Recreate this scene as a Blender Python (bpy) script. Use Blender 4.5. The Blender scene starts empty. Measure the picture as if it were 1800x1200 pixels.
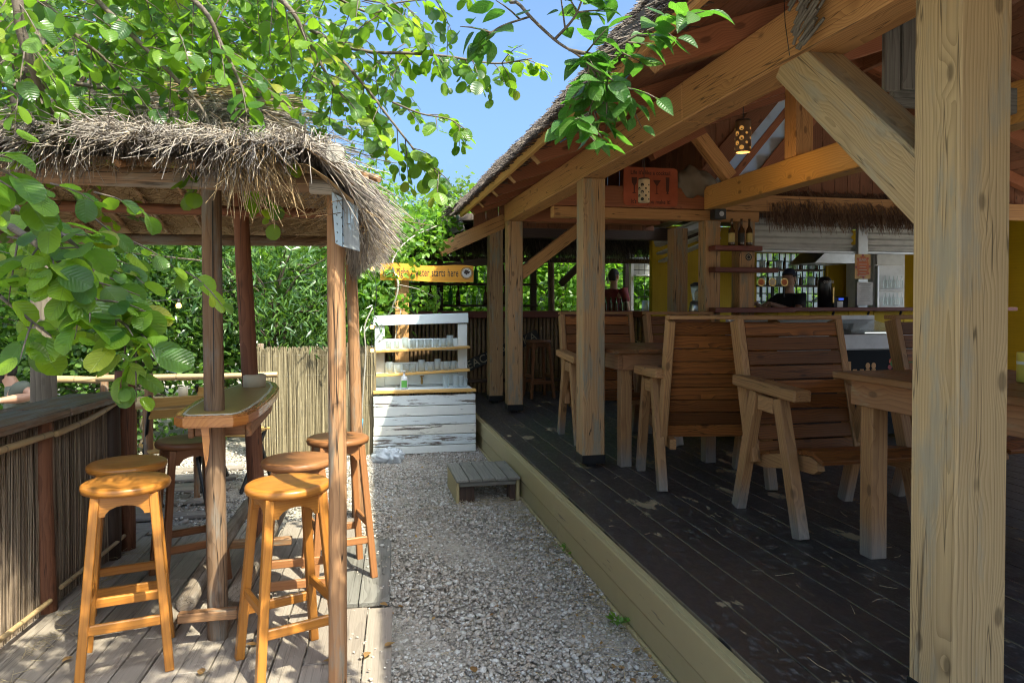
import bpy, bmesh, math, random
import numpy as np
from mathutils import Vector, Matrix
random.seed(7); rng = np.random.default_rng(11)
sc = bpy.context.scene
col = sc.collection
rad = math.radians
# ---------------------------------------------------------------- camera
EYE = 1.5; FPX = 1260.0; YAW = math.atan(267/1260.0); PIT = rad(1.0); CX, CY = 900.0, 558.0
cam_d = bpy.data.cameras.new('camera'); cam = bpy.data.objects.new('camera', cam_d); col.objects.link(cam)
cam_d.sensor_width = 36; cam_d.lens = FPX/1800*36; cam_d.shift_y = -(600-CY)/1800; cam_d.clip_end = 600; cam_d.clip_start = .02
cam.location = (0, 0, EYE); cam.rotation_euler = (rad(90)-PIT, 0, -YAW)
sc.camera = cam
# ---------------------------------------------------------------- light
SUN = Vector((.30, -.52, .80)).normalized()
w = bpy.data.worlds.new('World'); sc.world = w; w.use_nodes = True
nt = w.node_tree; bg = nt.nodes['Background']
sky = nt.nodes.new('ShaderNodeTexSky'); sky.sky_type = 'NISHITA'; sky.sun_disc = False
sky.sun_elevation = math.asin(SUN.z); sky.sun_rotation = math.atan2(SUN.x, SUN.y)
sky.air_density = .65; sky.dust_density = 7.5; sky.ozone_density = 10; sky.altitude = 100
# thin drifting cloud
tc = nt.nodes.new('ShaderNodeTexCoord'); mp = nt.nodes.new('ShaderNodeMapping'); mp.inputs['Scale'].default_value = (1.6, 1.6, 5)
nz = nt.nodes.new('ShaderNodeTexNoise'); nz.inputs['Scale'].default_value = 1.7; nz.inputs['Detail'].default_value = 7; nz.inputs['Roughness'].default_value = .55
rp = nt.nodes.new('ShaderNodeValToRGB'); rp.color_ramp.elements[0].position = .62; rp.color_ramp.elements[1].position = .9
rp.color_ramp.elements[1].color = (.8, .8, .8, 1)
mx = nt.nodes.new('ShaderNodeMix'); mx.data_type = 'RGBA'; mx.inputs[7].default_value = (2.0, 2.3, 2.6, 1)
L = nt.links.new
L(tc.outputs['Generated'], mp.inputs[0]); L(mp.outputs[0], nz.inputs['Vector']); L(nz.outputs[0], rp.inputs[0])
L(rp.outputs[0], mx.inputs[0]); L(sky.outputs[0], mx.inputs[6]); L(mx.outputs[2], bg.inputs['Color'])
bg.inputs['Strength'].default_value = .15
sl = bpy.data.lights.new('sun', 'SUN'); sl.energy = 3.1; sl.angle = rad(.53); sl.color = (1, .94, .85)
so = bpy.data.objects.new('sun', sl); col.objects.link(so); so.location = SUN*30
so.rotation_euler = SUN.to_track_quat('Z', 'Y').to_euler()
vs = sc.view_settings; vs.view_transform = 'Standard'; vs.look = 'None'; vs.gamma = 1; vs.use_curve_mapping = False; vs.exposure = 1.85
vs.use_white_balance = True; vs.white_balance_temperature = 7000; vs.white_balance_tint = -3
sc.render.engine = 'CYCLES'; cy = sc.cycles
cy.max_bounces = 6; cy.diffuse_bounces = 4; cy.glossy_bounces = 3; cy.transmission_bounces = 4; cy.transparent_max_bounces = 12
cy.filter_width = 1.1; cy.use_denoising = True; cy.use_adaptive_sampling = True; cy.adaptive_threshold = .02; cy.sample_clamp_indirect = 6; cy.caustics_reflective = False; cy.caustics_refractive = False
# ---------------------------------------------------------------- pixel -> place (photo coordinates 1800x1200)
FW = Vector((math.sin(YAW)*math.cos(PIT), math.cos(YAW)*math.cos(PIT), -math.sin(PIT)))
RT = Vector((math.cos(YAW), -math.sin(YAW), 0)); UP = RT.cross(FW)
O = Vector((0, 0, EYE))
def ray(px, py): return FW+RT*((px-CX)/FPX)-UP*((py-CY)/FPX)
def onz(px, py, z): r = ray(px, py); return O+r*((z-EYE)/r.z)
def ony(px, py, y): r = ray(px, py); return O+r*(y/r.y)
def onx(px, py, x): r = ray(px, py); return O+r*(x/r.x)
def ond(px, py, d): return O+ray(px, py)*d
# ---------------------------------------------------------------- object helpers
WM = {}
def setp(o, mw=None, parent=None):
    mw = Matrix() if mw is None else mw
    WM[o.name] = mw
    if parent is not None:
        o.parent = parent; o.matrix_basis = WM[parent.name].inverted() @ mw
    else: o.matrix_basis = mw
    return o
def tag(o, label=None, cat=None, group=None, kind=None):
    if label: o['label'] = label
    if cat: o['category'] = cat
    if group: o['group'] = group
    if kind: o['kind'] = kind
    return o
def thing(name, label, cat, loc=(0, 0, 0), rz=0, group=None):
    o = bpy.data.objects.new(name, None); col.objects.link(o); o.empty_display_size = .1
    setp(o, Matrix.Translation(loc) @ Matrix.Rotation(rz, 4, 'Z'))
    return tag(o, label, cat, group)
def struct(name):
    o = bpy.data.objects.new(name, None); col.objects.link(o); setp(o); o['kind'] = 'structure'; return o
def obj(name, me, mat=None, parent=None, mw=None, smooth=False):
    if mat is not None and not me.materials: me.materials.append(MAT[mat] if isinstance(mat, str) else mat)
    o = bpy.data.objects.new(name, me); col.objects.link(o)
    if smooth: me.polygons.foreach_set('use_smooth', [True]*len(me.polygons))
    return setp(o, mw, parent)
def children(o): return KIDS.get(o.name, [])
KIDS = {}
def copy_tree(src, mw, parent=None, label=None):
    allk = [c for c in bpy.data.objects if c.parent == src]
    c = src.copy(); col.objects.link(c); WM[c.name] = mw
    if parent is None: c.matrix_basis = mw
    else: c.parent = parent
    if label: c['label'] = label
    for k in allk: copy_tree(k, mw @ k.matrix_basis, c)
    return c
def np_mesh(name, V, F, uv=None, smooth=False):
    """V (n,3), F (m,k) uniform polygons"""
    me = bpy.data.meshes.new(name); V = np.asarray(V, np.float32); F = np.asarray(F, np.int32); m, k = F.shape
    me.vertices.add(len(V)); me.vertices.foreach_set('co', V.ravel())
    me.loops.add(m*k); me.loops.foreach_set('vertex_index', F.ravel())
    me.polygons.add(m); me.polygons.foreach_set('loop_start', np.arange(0, m*k, k, dtype=np.int32))
    if smooth: me.polygons.foreach_set('use_smooth', np.ones(m, bool))
    if uv is not None:
        l = me.uv_layers.new(name='UVMap'); l.data.foreach_set('uv', np.asarray(uv, np.float32)[F.ravel()].ravel())
    me.update(calc_edges=True); me.validate(); return me
def py_mesh(name, V, F, smooth=False):
    me = bpy.data.meshes.new(name); me.from_pydata([tuple(v) for v in V], [], F); me.update()
    if smooth: me.polygons.foreach_set('use_smooth', [True]*len(me.polygons))
    return me
MC = {}
def chamfer_box(L, w, h, b):
    """box x 0..L, y +-w/2, z +-h/2 with chamfered edges"""
    V = []; idx = {}
    b = min(b, L*.3, w*.3, h*.3)
    for sx in (0, 1):
        for sy in (-1, 1):
            for sz in (-1, 1):
                X = L if sx else 0; ix = -b if sx else b
                for ax in range(3):
                    p = [X+ix, sy*(w/2-b), sz*(h/2-b)]
                    if ax == 0: p[0] = X
                    if ax == 1: p[1] = sy*w/2
                    if ax == 2: p[2] = sz*h/2
                    idx[sx, sy, sz, ax] = len(V); V.append(p)
    F = []
    S = (-1, 1)
    for s in (0, 1):
        q = [idx[s, a, c, 0] for a, c in ((-1, -1), (1, -1), (1, 1), (-1, 1))]; F.append(q if s else q[::-1])
    for s in S:
        q = [idx[a, s, c, 1] for a, c in ((0, -1), (1, -1), (1, 1), (0, 1))]; F.append(q if s < 0 else q[::-1])
        q = [idx[a, c, s, 2] for a, c in ((0, -1), (1, -1), (1, 1), (0, 1))]; F.append(q if s > 0 else q[::-1])
    for sx in (0, 1):
        for sy in S: F.append([idx[sx, sy, -1, 0], idx[sx, sy, 1, 0], idx[sx, sy, 1, 1], idx[sx, sy, -1, 1]])
        for sz in S: F.append([idx[sx, -1, sz, 0], idx[sx, 1, sz, 0], idx[sx, 1, sz, 2], idx[sx, -1, sz, 2]])
    for sy in S:
        for sz in S: F.append([idx[0, sy, sz, 1], idx[1, sy, sz, 1], idx[1, sy, sz, 2], idx[0, sy, sz, 2]])
    for sx in (0, 1):
        for sy in S:
            for sz in S: F.append([idx[sx, sy, sz, a] for a in range(3)])
    bm = bmesh.new(); vs_ = [bm.verts.new(v) for v in V]
    for f in F: bm.faces.new([vs_[i] for i in f])
    bmesh.ops.recalc_face_normals(bm, faces=bm.faces)
    me = bpy.data.meshes.new('board'); bm.to_mesh(me); bm.free(); return me
def frame(p0, p1, up=(0, 0, 1)):
    p0 = Vector(p0); p1 = Vector(p1); x = (p1-p0).normalized(); u = Vector(up)
    if abs(x.dot(u)) > .98: u = Vector((0, 1, 0)) if abs(x.y) < .9 else Vector((1, 0, 0))
    y = u.cross(x).normalized(); z = x.cross(y)
    return Matrix((x, y, z)).transposed().to_4x4()
def beam(name, p0, p1, w, h, mat, parent=None, up=(0, 0, 1), b=.004):
    """squared timber from p0 to p1; w across, h along `up`; local x runs along the grain"""
    Ln = (Vector(p1)-Vector(p0)).length
    key = (round(Ln, 3), round(w, 4), round(h, 4), b, mat)
    if key not in MC: MC[key] = chamfer_box(key[0], w, h, b)
    return obj(name, MC[key], mat, parent, Matrix.Translation(p0) @ frame(p0, p1, up))
def box(name, x0, x1, y0, y1, z0, z1, mat, parent=None, b=.004, axis=None):
    """axis aligned board, grain along its longest side"""
    d = (x1-x0, y1-y0, z1-z0); a = max(range(3), key=lambda i: d[i]) if axis is None else axis
    c = Vector(((x0+x1)/2, (y0+y1)/2, (z0+z1)/2))
    if a == 0: return beam(name, (x0, c.y, c.z), (x1, c.y, c.z), d[1], d[2], mat, parent, b=b)
    if a == 1: return beam(name, (c.x, y0, c.z), (c.x, y1, c.z), d[0], d[2], mat, parent, b=b)
    return beam(name, (c.x, c.y, z0), (c.x, c.y, z1), d[0], d[1], mat, parent, up=(0, 1, 0), b=b)
def log_mesh(L, r0, r1, seg=12, rings=7, wob=.06, bend=0, seed=0):
    r = random.Random(seed); V = []; F = []
    ph = [r.uniform(0, 6.28) for _ in range(3)]
    for i in range(rings):
        t = i/(rings-1); rr = r0+(r1-r0)*t
        cy_ = bend*math.sin(math.pi*t)+r0*.12*math.sin(3*t+ph[0]); cz = r0*.12*math.sin(4*t+ph[1])
        for k in range(seg):
            a = 2*math.pi*k/seg; q = rr*(1+wob*math.sin(2*a+ph[2])+wob*r.uniform(-.5, .5))
            V.append((t*L, cy_+q*math.cos(a), cz+q*math.sin(a)))
    for i in range(rings-1):
        for k in range(seg): F.append((i*seg+k, i*seg+(k+1) % seg, (i+1)*seg+(k+1) % seg, (i+1)*seg+k))
    # chamfered ends
    for base, x, sgn in ((0, -.004, 1), ((rings-1)*seg, L+.004, -1)):
        n = len(V); c = np.mean([V[base+k] for k in range(seg)], axis=0)
        for k in range(seg):
            v = V[base+k]; V.append((x, c[1]+(v[1]-c[1])*.88, c[2]+(v[2]-c[2])*.88))
        for k in range(seg):
            q = (base+k, n+k, n+(k+1) % seg, base+(k+1) % seg); F.append(q if sgn > 0 else q[::-1])
        F.append(tuple(range(n, n+seg))[::-1 if sgn > 0 else 1])
    bm = bmesh.new(); vv = [bm.verts.new(v) for v in V]
    for f in F: bm.faces.new([vv[i] for i in f])
    bmesh.ops.recalc_face_normals(bm, faces=bm.faces)
    for f in bm.faces: f.smooth = len(f.verts) == 4
    me = bpy.data.meshes.new('log'); bm.to_mesh(me); bm.free(); return me
def log(name, p0, p1, r0, r1, mat, parent=None, seed=0, bend=0, seg=12, rings=7, wob=.06, up=(0, 0, 1)):
    Ln = (Vector(p1)-Vector(p0)).length
    key = ('log', round(Ln, 3), r0, r1, mat, seed, bend, seg, rings, wob)
    if key not in MC: MC[key] = log_mesh(round(Ln, 3), r0, r1, seg, rings, wob, bend, seed)
    return obj(name, MC[key], mat, parent, Matrix.Translation(p0) @ frame(p0, p1, up))
def lathe(prof, seg=24, close=True):
    """profile [(r, z)...] round the z axis"""
    V = []; F = []; n = len(prof)
    for r, z in prof:
        for k in range(seg):
            a = 2*math.pi*k/seg; V.append((r*math.cos(a), r*math.sin(a), z))
    for i in range(n-1):
        for k in range(seg): F.append((i*seg+k, i*seg+(k+1) % seg, (i+1)*seg+(k+1) % seg, (i+1)*seg+k))
    if close: F.append(tuple(range(seg))[::-1]); F.append(tuple(range((n-1)*seg, n*seg)))
    return V, F
def lathe_obj(name, prof, mat, parent=None, mw=None, seg=24, close=True, smooth=True):
    V, F = lathe(prof, seg, close); me = py_mesh(name, V, F)
    for p in me.polygons: p.use_smooth = smooth and len(p.vertices) == 4
    return obj(name, me, mat, parent, mw)
def prism(name, pts, th, mat, parent=None, mw=None):
    """polygon pts (x, z) extruded +-th/2 along y"""
    n = len(pts); V = [(x, -th/2, z) for x, z in pts]+[(x, th/2, z) for x, z in pts]
    F = [tuple(range(n)), tuple(range(n, 2*n))[::-1]]+[(i, i+n, (i+1) % n+n, (i+1) % n) for i in range(n)]
    bm = bmesh.new(); vv = [bm.verts.new(v) for v in V]
    for f in F: bm.faces.new([vv[i] for i in f])
    bmesh.ops.recalc_face_normals(bm, faces=bm.faces)
    me = bpy.data.meshes.new(name); bm.to_mesh(me); bm.free(); return obj(name, me, mat, parent, mw)
def tube_arrays(paths, radii, seg=6):
    """several polylines -> one vertex/face set"""
    V = []; F = []
    for P, R in zip(paths, radii):
        P = [Vector(p) for p in P]; n0 = len(V); pn = None
        for i, p in enumerate(P):
            t = (P[min(i+1, len(P)-1)]-P[max(i-1, 0)]).normalized()
            if pn is None: pn = t.orthogonal().normalized()
            pn = (pn-t*pn.dot(t)).normalized(); bn = t.cross(pn); r = R[i] if hasattr(R, '__len__') else R
            for k in range(seg):
                a = 2*math.pi*k/seg; V.append(p+pn*(r*math.cos(a))+bn*(r*math.sin(a)))
        for i in range(len(P)-1):
            for k in range(seg): F.append((n0+i*seg+k, n0+i*seg+(k+1) % seg, n0+(i+1)*seg+(k+1) % seg, n0+(i+1)*seg+k))
        F.append(tuple(n0+k for k in range(seg))[::-1]); F.append(tuple(n0+(len(P)-1)*seg+k for k in range(seg)))
    return V, F
def tubes(name, paths, radii, mat, parent=None, seg=6, smooth=True):
    V, F = tube_arrays(paths, radii, seg); return obj(name, py_mesh(name, V, F, smooth), mat, parent)
def smooth_path(pts, n=6):
    """Catmull-Rom through pts"""
    P = [Vector(p) for p in pts]; P = [P[0]*2-P[1]]+P+[P[-1]*2-P[-2]]; out = []
    for i in range(1, len(P)-2):
        for k in range(n):
            t = k/n; a, b, c, d = P[i-1:i+3]
            out.append(.5*((2*b)+(c-a)*t+(2*a-5*b+4*c-d)*t*t+(3*b-a-3*c+d)*t**3))
    out.append(P[-2]); return out
def strands(name, P0, P1, P2, r, mat, parent=None):
    """thin three-sided stalks along three points each"""
    P0, P1, P2 = (np.asarray(p, float) for p in (P0, P1, P2)); n = len(P0)
    r = np.broadcast_to(np.asarray(r, float), (n,))[:, None]
    t = P2-P0; t /= np.linalg.norm(t, axis=1)[:, None]+1e-9
    a = np.cross(t, rng.normal(size=(n, 3))); a /= np.linalg.norm(a, axis=1)[:, None]+1e-9; b = np.cross(t, a)
    V = np.empty((n, 9, 3))
    for j, (P, s) in enumerate(((P0, 1), (P1, .95), (P2, .6))):
        for k in range(3):
            an = 2*math.pi*k/3; V[:, j*3+k] = P+r*s*(a*math.cos(an)+b*math.sin(an))
    f = np.array([(j*3+k, j*3+(k+1) % 3, (j+1)*3+(k+1) % 3, (j+1)*3+k) for j in range(2) for k in range(3)])
    F = (f[None]+(np.arange(n)*9)[:, None, None]).reshape(-1, 4)
    o = obj(name, np_mesh(name, V.reshape(-1, 3), F), mat, parent); o['kind'] = 'stuff'; return o
def text_mesh(s, size, extrude=.0, spacing=1.0, sx=1.0, bold=0):
    cu = bpy.data.curves.new('lettering', 'FONT'); cu.body = s; cu.size = size; cu.extrude = extrude; cu.align_x = 'CENTER'; cu.align_y = 'CENTER'
    cu.space_character = spacing; cu.resolution_u = 3; cu.offset = bold
    o = bpy.data.objects.new('t', cu); col.objects.link(o)
    dg = bpy.context.evaluated_depsgraph_get(); me = bpy.data.meshes.new_from_object(o.evaluated_get(dg))
    bpy.data.objects.remove(o); bpy.data.curves.remove(cu); me.materials.clear()
    if sx != 1: me.transform(Matrix.Diagonal((sx, 1, 1, 1)))
    return me
def lettering(s, size, mat, parent, loc, rot=0, sx=1.0, spacing=1.0, tilt=0, bold=0, extrude=.0006, fit=0):
    """upright letters facing -y at loc, tilted in their own plane by `tilt`, turned by `rot` about z"""
    me = text_mesh(s, size, extrude, spacing, sx, bold)
    if fit: xs__ = [v.co.x for v in me.vertices]; me.transform(Matrix.Diagonal((fit/(max(xs__)-min(xs__)), 1, 1, 1)))
    mw = Matrix.Translation(loc) @ Matrix.Rotation(rot, 4, 'Z') @ Matrix.Rotation(rad(90), 4, 'X') @ Matrix.Rotation(tilt, 4, 'Z')
    # one object per letter
    bm = bmesh.new(); bm.from_mesh(me); bm.verts.ensure_lookup_table(); seen = set(); isl = []
    for v in bm.verts:
        if v.index in seen: continue
        st_ = [v]; cur = []; seen.add(v.index)
        while st_:
            q = st_.pop(); cur.append(q.index)
            for e in q.link_edges:
                r_ = e.other_vert(q)
                if r_.index not in seen: seen.add(r_.index); st_.append(r_)
        xs_ = [bm.verts[i].co.x for i in cur]; isl.append((min(xs_), max(xs_), cur))
    isl.sort(key=lambda t: t[0]); groups = []
    for a, b, cur in isl:
        if groups and min(b, groups[-1][1])-max(a, groups[-1][0]) > .35*min(b-a, groups[-1][1]-groups[-1][0]): groups[-1][2].extend(cur); groups[-1][1] = max(b, groups[-1][1])
        else: groups.append([a, b, list(cur)])
    for a, b, cur in groups:
        ix = {i: k for k, i in enumerate(cur)}; V = [bm.verts[i].co.copy() for i in cur]; F = [tuple(ix[v.index] for v in f.verts) for f in bm.faces if f.verts[0].index in ix]
        obj('letter', py_mesh('letter', V, F), mat, parent, mw)
    bm.free(); bpy.data.meshes.remove(me)
# ---------------------------------------------------------------- materials
MAT = {}
class N:
    def __init__(s, name):
        s.m = bpy.data.materials.new(name); s.m.use_nodes = True; s.t = s.m.node_tree; s.b = s.t.nodes['Principled BSDF']; s.out = s.t.nodes['Material Output']
        MAT[name] = s.m
    def n(s, ty, ins=None, **pr):
        x = s.t.nodes.new('ShaderNode'+ty)
        for k, v in pr.items(): setattr(x, k, v)
        for k, v in (ins or {}).items(): s.set(x.inputs[k], v)
        return x
    def set(s, sock, v):
        if isinstance(v, bpy.types.NodeSocket): s.t.links.new(v, sock)
        else:
            if hasattr(sock.default_value, '__len__') and not hasattr(v, '__len__'): v = (v,)*len(sock.default_value)
            if hasattr(sock.default_value, '__len__') and len(v) == 3 and len(sock.default_value) == 4: v = (*v, 1)
            sock.default_value = v
    def math(s, op, a, b=0, c=0, clamp=False):
        x = s.n('Math', {0: a, 1: b, 2: c}, operation=op); x.use_clamp = clamp; return x.outputs[0]
    def vec(s, op, a, b=(0, 0, 0)): return s.n('VectorMath', {0: a, 1: b}, operation=op).outputs[0]
    def mix(s, f, a, b, blend='MIX'):
        x = s.n('Mix', data_type='RGBA', blend_type=blend); s.set(x.inputs[0], f); s.set(x.inputs[6], a); s.set(x.inputs[7], b); return x.outputs[2]
    def noise(s, v, scale, detail=3, rough=.5, out=0):
        return s.n('TexNoise', {'Vector': v, 'Scale': scale, 'Detail': detail, 'Roughness': rough}).outputs[out]
    def rng(s, v, a, b, c=0, d=1, smooth=True):
        x = s.n('MapRange', {0: v, 1: a, 2: b, 3: c, 4: d}); x.interpolation_type = 'SMOOTHSTEP' if smooth else 'LINEAR'; return x.outputs[0]
    def coords(s, kind='Object'): return s.n('TexCoord').outputs[kind]
    def rand(s): return s.n('ObjectInfo').outputs['Random']
    def island(s): return s.n('NewGeometry').outputs['Random Per Island']
    def ramp(s, f, stops):
        x = s.n('ValToRGB', {0: f}); e = x.color_ramp.elements
        while len(e) < len(stops): e.new(.5)
        for el, (p, c) in zip(e, stops): el.position = p; el.color = (*c, 1)
        return x.outputs[0]
    def bump(s, h, strength=.3, dist=.01): s.set(s.b.inputs['Normal'], s.n('Bump', {'Height': h, 'Strength': strength, 'Distance': dist}).outputs[0])
    def fin(s, color, rough=.6, **kw):
        s.set(s.b.inputs['Base Color'], color); s.set(s.b.inputs['Roughness'], rough)
        for k, v in kw.items(): s.set(s.b.inputs[k.replace('_', ' ')], v)
        return s.m
def plain(name, c, rough=.6, metal=0, **kw):
    """even colour broken by faint grime"""
    n = N(name); v = n.coords(); g = n.noise(v, 9, 4, .6)
    c2 = tuple(x*.72 for x in c); n.fin(n.mix(n.math('MULTIPLY', n.rng(g, .35, .75), .6), c, c2), rough, Metallic=metal, **kw); return n
def wood(name, light, dark, ring=34, rough=.6, knots=1.0, fibre=.35, bump=.25, var=.25, grey=None, grey_amt=0, crack=.0, spec=.4, ringmix=.55, foot=None, tone=.3):
    n = N(name); o = n.coords(); r = n.rand()
    off = n.n('CombineXYZ', {0: n.math('MULTIPLY', r, 37), 1: n.math('MULTIPLY_ADD', r, .23, -.02), 2: n.math('MULTIPLY_ADD', n.math('FRACT', n.math('MULTIPLY', r, 7.3)), .2, .05)}).outputs[0]
    p = n.vec('ADD', o, off)
    wv = n.vec('MULTIPLY', p, (1.1, 5, 5))
    wn = n.n('TexNoise', {'Vector': wv, 'Scale': 1.3, 'Detail': 2}).outputs[1]
    warp = n.vec('MULTIPLY', n.vec('SUBTRACT', wn, (.5, .5, .5)), (0, .055, .055))
    # knots
    kv = n.vec('MULTIPLY', p, (4.4, 9, 9)); vo = n.n('TexVoronoi', {'Vector': kv, 'Scale': 1.0, 'Randomness': 1.0}); kd = vo.outputs['Distance']
    kn = n.rng(kd, .17, .09); kw = n.rng(kd, .55, .0)
    q = n.vec('ADD', n.vec('ADD', p, warp), n.n('CombineXYZ', {1: n.math('MULTIPLY', kw, .022*knots), 2: n.math('MULTIPLY', kw, .018*knots)}).outputs[0])
    wave = n.n('TexWave', {'Vector': q, 'Scale': ring, 'Distortion': 0}, wave_type='RINGS', rings_direction='X', wave_profile='SAW').outputs['Fac']
    fb = n.noise(n.vec('MULTIPLY', p, (5, 190, 190)), 1, 2)
    big = n.noise(n.vec('MULTIPLY', p, (.9, 4, 4)), 1.5, 3)
    f = n.math('ADD', n.math('MULTIPLY', n.math('POWER', wave, 1.8), ringmix), n.math('MULTIPLY', fb, fibre), clamp=True)
    c = n.mix(f, light, dark)
    mid = tuple((a+b)/2*.75 for a, b in zip(light, dark))
    c = n.mix(n.math('MULTIPLY', n.rng(big, .35, .8), var), c, mid)
    hs = n.n('HueSaturation', {'Color': c, 'Value': n.math('MULTIPLY_ADD', r, tone, 1-tone/2)}).outputs[0]
    c = n.mix(n.math('MULTIPLY', kn, .6*min(knots, 1)), hs, tuple(x*.35 for x in dark))
    if crack:
        cr = n.noise(n.vec('MULTIPLY', p, (.7, 26, 26)), 1, 2, .4); ck = n.math('MULTIPLY', n.rng(n.math('ABSOLUTE', n.math('SUBTRACT', cr, .52)), .012, .002), crack)
        c = n.mix(ck, c, tuple(x*.18 for x in dark))
    if grey:
        g = n.noise(n.vec('MULTIPLY', p, (2.2, 11, 11)), 1.2, 5, .65)
        gm = n.rng(g, .62-.5*grey_amt, .78-.4*grey_amt)
        gc = n.mix(fb, grey, tuple(x*.5 for x in grey)); c = n.mix(gm, c, gc)
    if foot:  # feet and boards greyed by damp near the floor they stand on
        z = n.n('SeparateXYZ', {0: n.n('NewGeometry').outputs['Position']}).outputs[2]
        fm = n.math('MULTIPLY', n.rng(n.math('ADD', z, n.math('MULTIPLY', n.noise(p, 12, 3), .12)), foot[1]+.30, foot[1]+.04), .85)
        c = n.mix(fm, c, n.mix(fb, foot[0], tuple(x*.55 for x in foot[0])))
    n.bump(n.math('ADD', n.math('MULTIPLY', wave, .5), fb), bump, .004)
    n.fin(c, n.math('MULTIPLY_ADD', fb, .2, rough-.1), Specular_IOR_Level=spec); return n
wood('pine_beam', (.60, .325, .13), (.27, .115, .04), ring=30, crack=.8, rough=.62)
wood('pine_post', (.54, .32, .155), (.22, .11, .045), ring=30, crack=.9, rough=.66, grey=(.36, .30, .21), grey_amt=.3)
wood('pine_grey', (.56, .40, .205), (.19, .115, .05), ring=30, ringmix=.42, crack=.7, rough=.72, grey=(.46, .38, .25), grey_amt=.25)
wood('rafter_red', (.40, .15, .07), (.20, .065, .03), ring=26, rough=.6)
wood('roof_board', (.27, .11, .055), (.13, .05, .025), ring=22, rough=.7)
wood('tie_beam', (.55, .30, .09), (.30, .14, .04), ring=24, rough=.5, knots=1.3)
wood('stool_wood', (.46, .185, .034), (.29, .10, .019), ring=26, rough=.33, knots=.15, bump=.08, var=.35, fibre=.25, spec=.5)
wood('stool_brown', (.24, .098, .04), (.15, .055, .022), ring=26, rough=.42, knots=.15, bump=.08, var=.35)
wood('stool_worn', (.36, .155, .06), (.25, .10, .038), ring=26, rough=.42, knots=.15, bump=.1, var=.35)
wood('chair_wood', (.33, .118, .028), (.065, .019, .006), ring=24, rough=.5, bump=.4, var=.7, ringmix=.7, knots=1, spec=.3, tone=.8, crack=.6)
wood('chair_leg', (.42, .225, .095), (.20, .09, .035), ring=22, rough=.6, bump=.35, foot=((.27, .26, .24), .295), crack=.5)
wood('table_wood', (.27, .12, .045), (.10, .042, .018), ring=15, rough=.38, bump=.4, var=.6, grey=(.30, .22, .15), grey_amt=.15)
wood('table_apron', (.36, .18, .085), (.19, .085, .04), ring=14, rough=.6, bump=.5, grey=(.45, .33, .2), grey_amt=.12)
wood('old_log', (.24, .145, .085), (.12, .068, .038), ring=14, rough=.75, bump=.5, crack=1, grey=(.26, .225, .19), grey_amt=.3, knots=.8, fibre=.5)
wood('red_log', (.25, .10, .05), (.12, .045, .025), ring=14, rough=.7, bump=.4, crack=.7, knots=.8)
wood('pale_log', (.40, .215, .105), (.23, .11, .05), ring=14, rough=.7, bump=.5, crack=1, grey=(.34, .285, .22), grey_amt=.22, fibre=.5)
wood('grey_log', (.36, .325, .285), (.20, .175, .15), ring=16, rough=.85, bump=.6, crack=.9, knots=.5, fibre=.6)
wood('grey_board', (.27, .255, .23), (.14, .13, .115), ring=18, rough=.8, bump=.5, crack=.5, knots=.5, fibre=.6)
wood('terrace_board', (.33, .28, .235), (.21, .17, .14), ring=13, rough=.75, bump=.45, knots=.4, fibre=.55, ringmix=.3, grey=(.19, .155, .13), grey_amt=.12, crack=.4)
wood('counter_board', (.22, .13, .08), (.09, .055, .035), ring=14, rough=.5, bump=.6, grey=(.24, .25, .24), grey_amt=.4, crack=.9)
wood('blind_reed', (.20, .18, .15), (.10, .085, .07), ring=16, rough=.85, knots=.2, fibre=.6)
wood('foot_log', (.25, .195, .15), (.12, .09, .065), ring=16, rough=.85, crack=.9, knots=.4, fibre=.6, grey=(.42, .36, .30), grey_amt=.3)
wood('step_board', (.25, .235, .20), (.14, .13, .115), ring=18, rough=.7, bump=.4, knots=.4, fibre=.6)
wood('dark_wood', (.075, .042, .028), (.035, .02, .014), ring=20, rough=.6, knots=.4)
wood('maroon_shelf', (.17, .045, .03), (.10, .026, .018), ring=20, rough=.5, knots=.4)
wood('yellow_edge', (.62, .37, .12), (.45, .24, .06), ring=22, rough=.6, knots=.5)
wood('sign_orange', (.72, .33, .035), (.62, .26, .022), ring=10, rough=.55, knots=.1, bump=.15)
wood('bark', (.20, .165, .12), (.09, .07, .05), ring=9, rough=.9, bump=.9, knots=.3, fibre=.7)
wood('branch_bark', (.13, .10, .075), (.06, .045, .035), ring=9, rough=.85, bump=.5, knots=.2)
wood('yellow_wall', (.72, .48, .02), (.52, .32, .012), ring=9, rough=.6, knots=.2, var=.5, ringmix=.2)
# weathered white paint over old boards
def paint(name, pc, pc2, wc, amt, rough=.6):
    n = N(name); o = n.coords(); r = n.rand(); p = n.vec('ADD', o, n.n('CombineXYZ', {0: n.math('MULTIPLY', r, 31), 1: n.math('MULTIPLY', r, 5)}).outputs[0])
    a = n.noise(n.vec('MULTIPLY', p, (1.5, 16, 16)), 2.2, 8, .68); fb = n.noise(n.vec('MULTIPLY', p, (5, 150, 150)), 1, 2)
    thr = n.math('MULTIPLY_ADD', n.math('FRACT', n.math('MULTIPLY', r, 5.7)), .16, amt)
    m = n.math('GREATER_THAN', n.math('ADD', a, n.math('MULTIPLY', fb, .12)), thr)
    soft = n.rng(n.math('SUBTRACT', n.math('ADD', a, n.math('MULTIPLY', fb, .15)), thr), -.02, .04)
    pcol = n.mix(n.math('FRACT', n.math('MULTIPLY', r, 9.1)), pc, pc2)
    pcol = n.mix(n.math('MULTIPLY', n.noise(p, 14, 4), .3), pcol, tuple(x*.6 for x in pc))
    c = n.mix(soft, pcol, n.mix(fb, wc, tuple(x*.45 for x in wc)))
    n.bump(n.math('ADD', n.math('MULTIPLY', soft, -1), n.math('MULTIPLY', fb, .4)), .35, .003); n.fin(c, rough); return n
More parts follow.
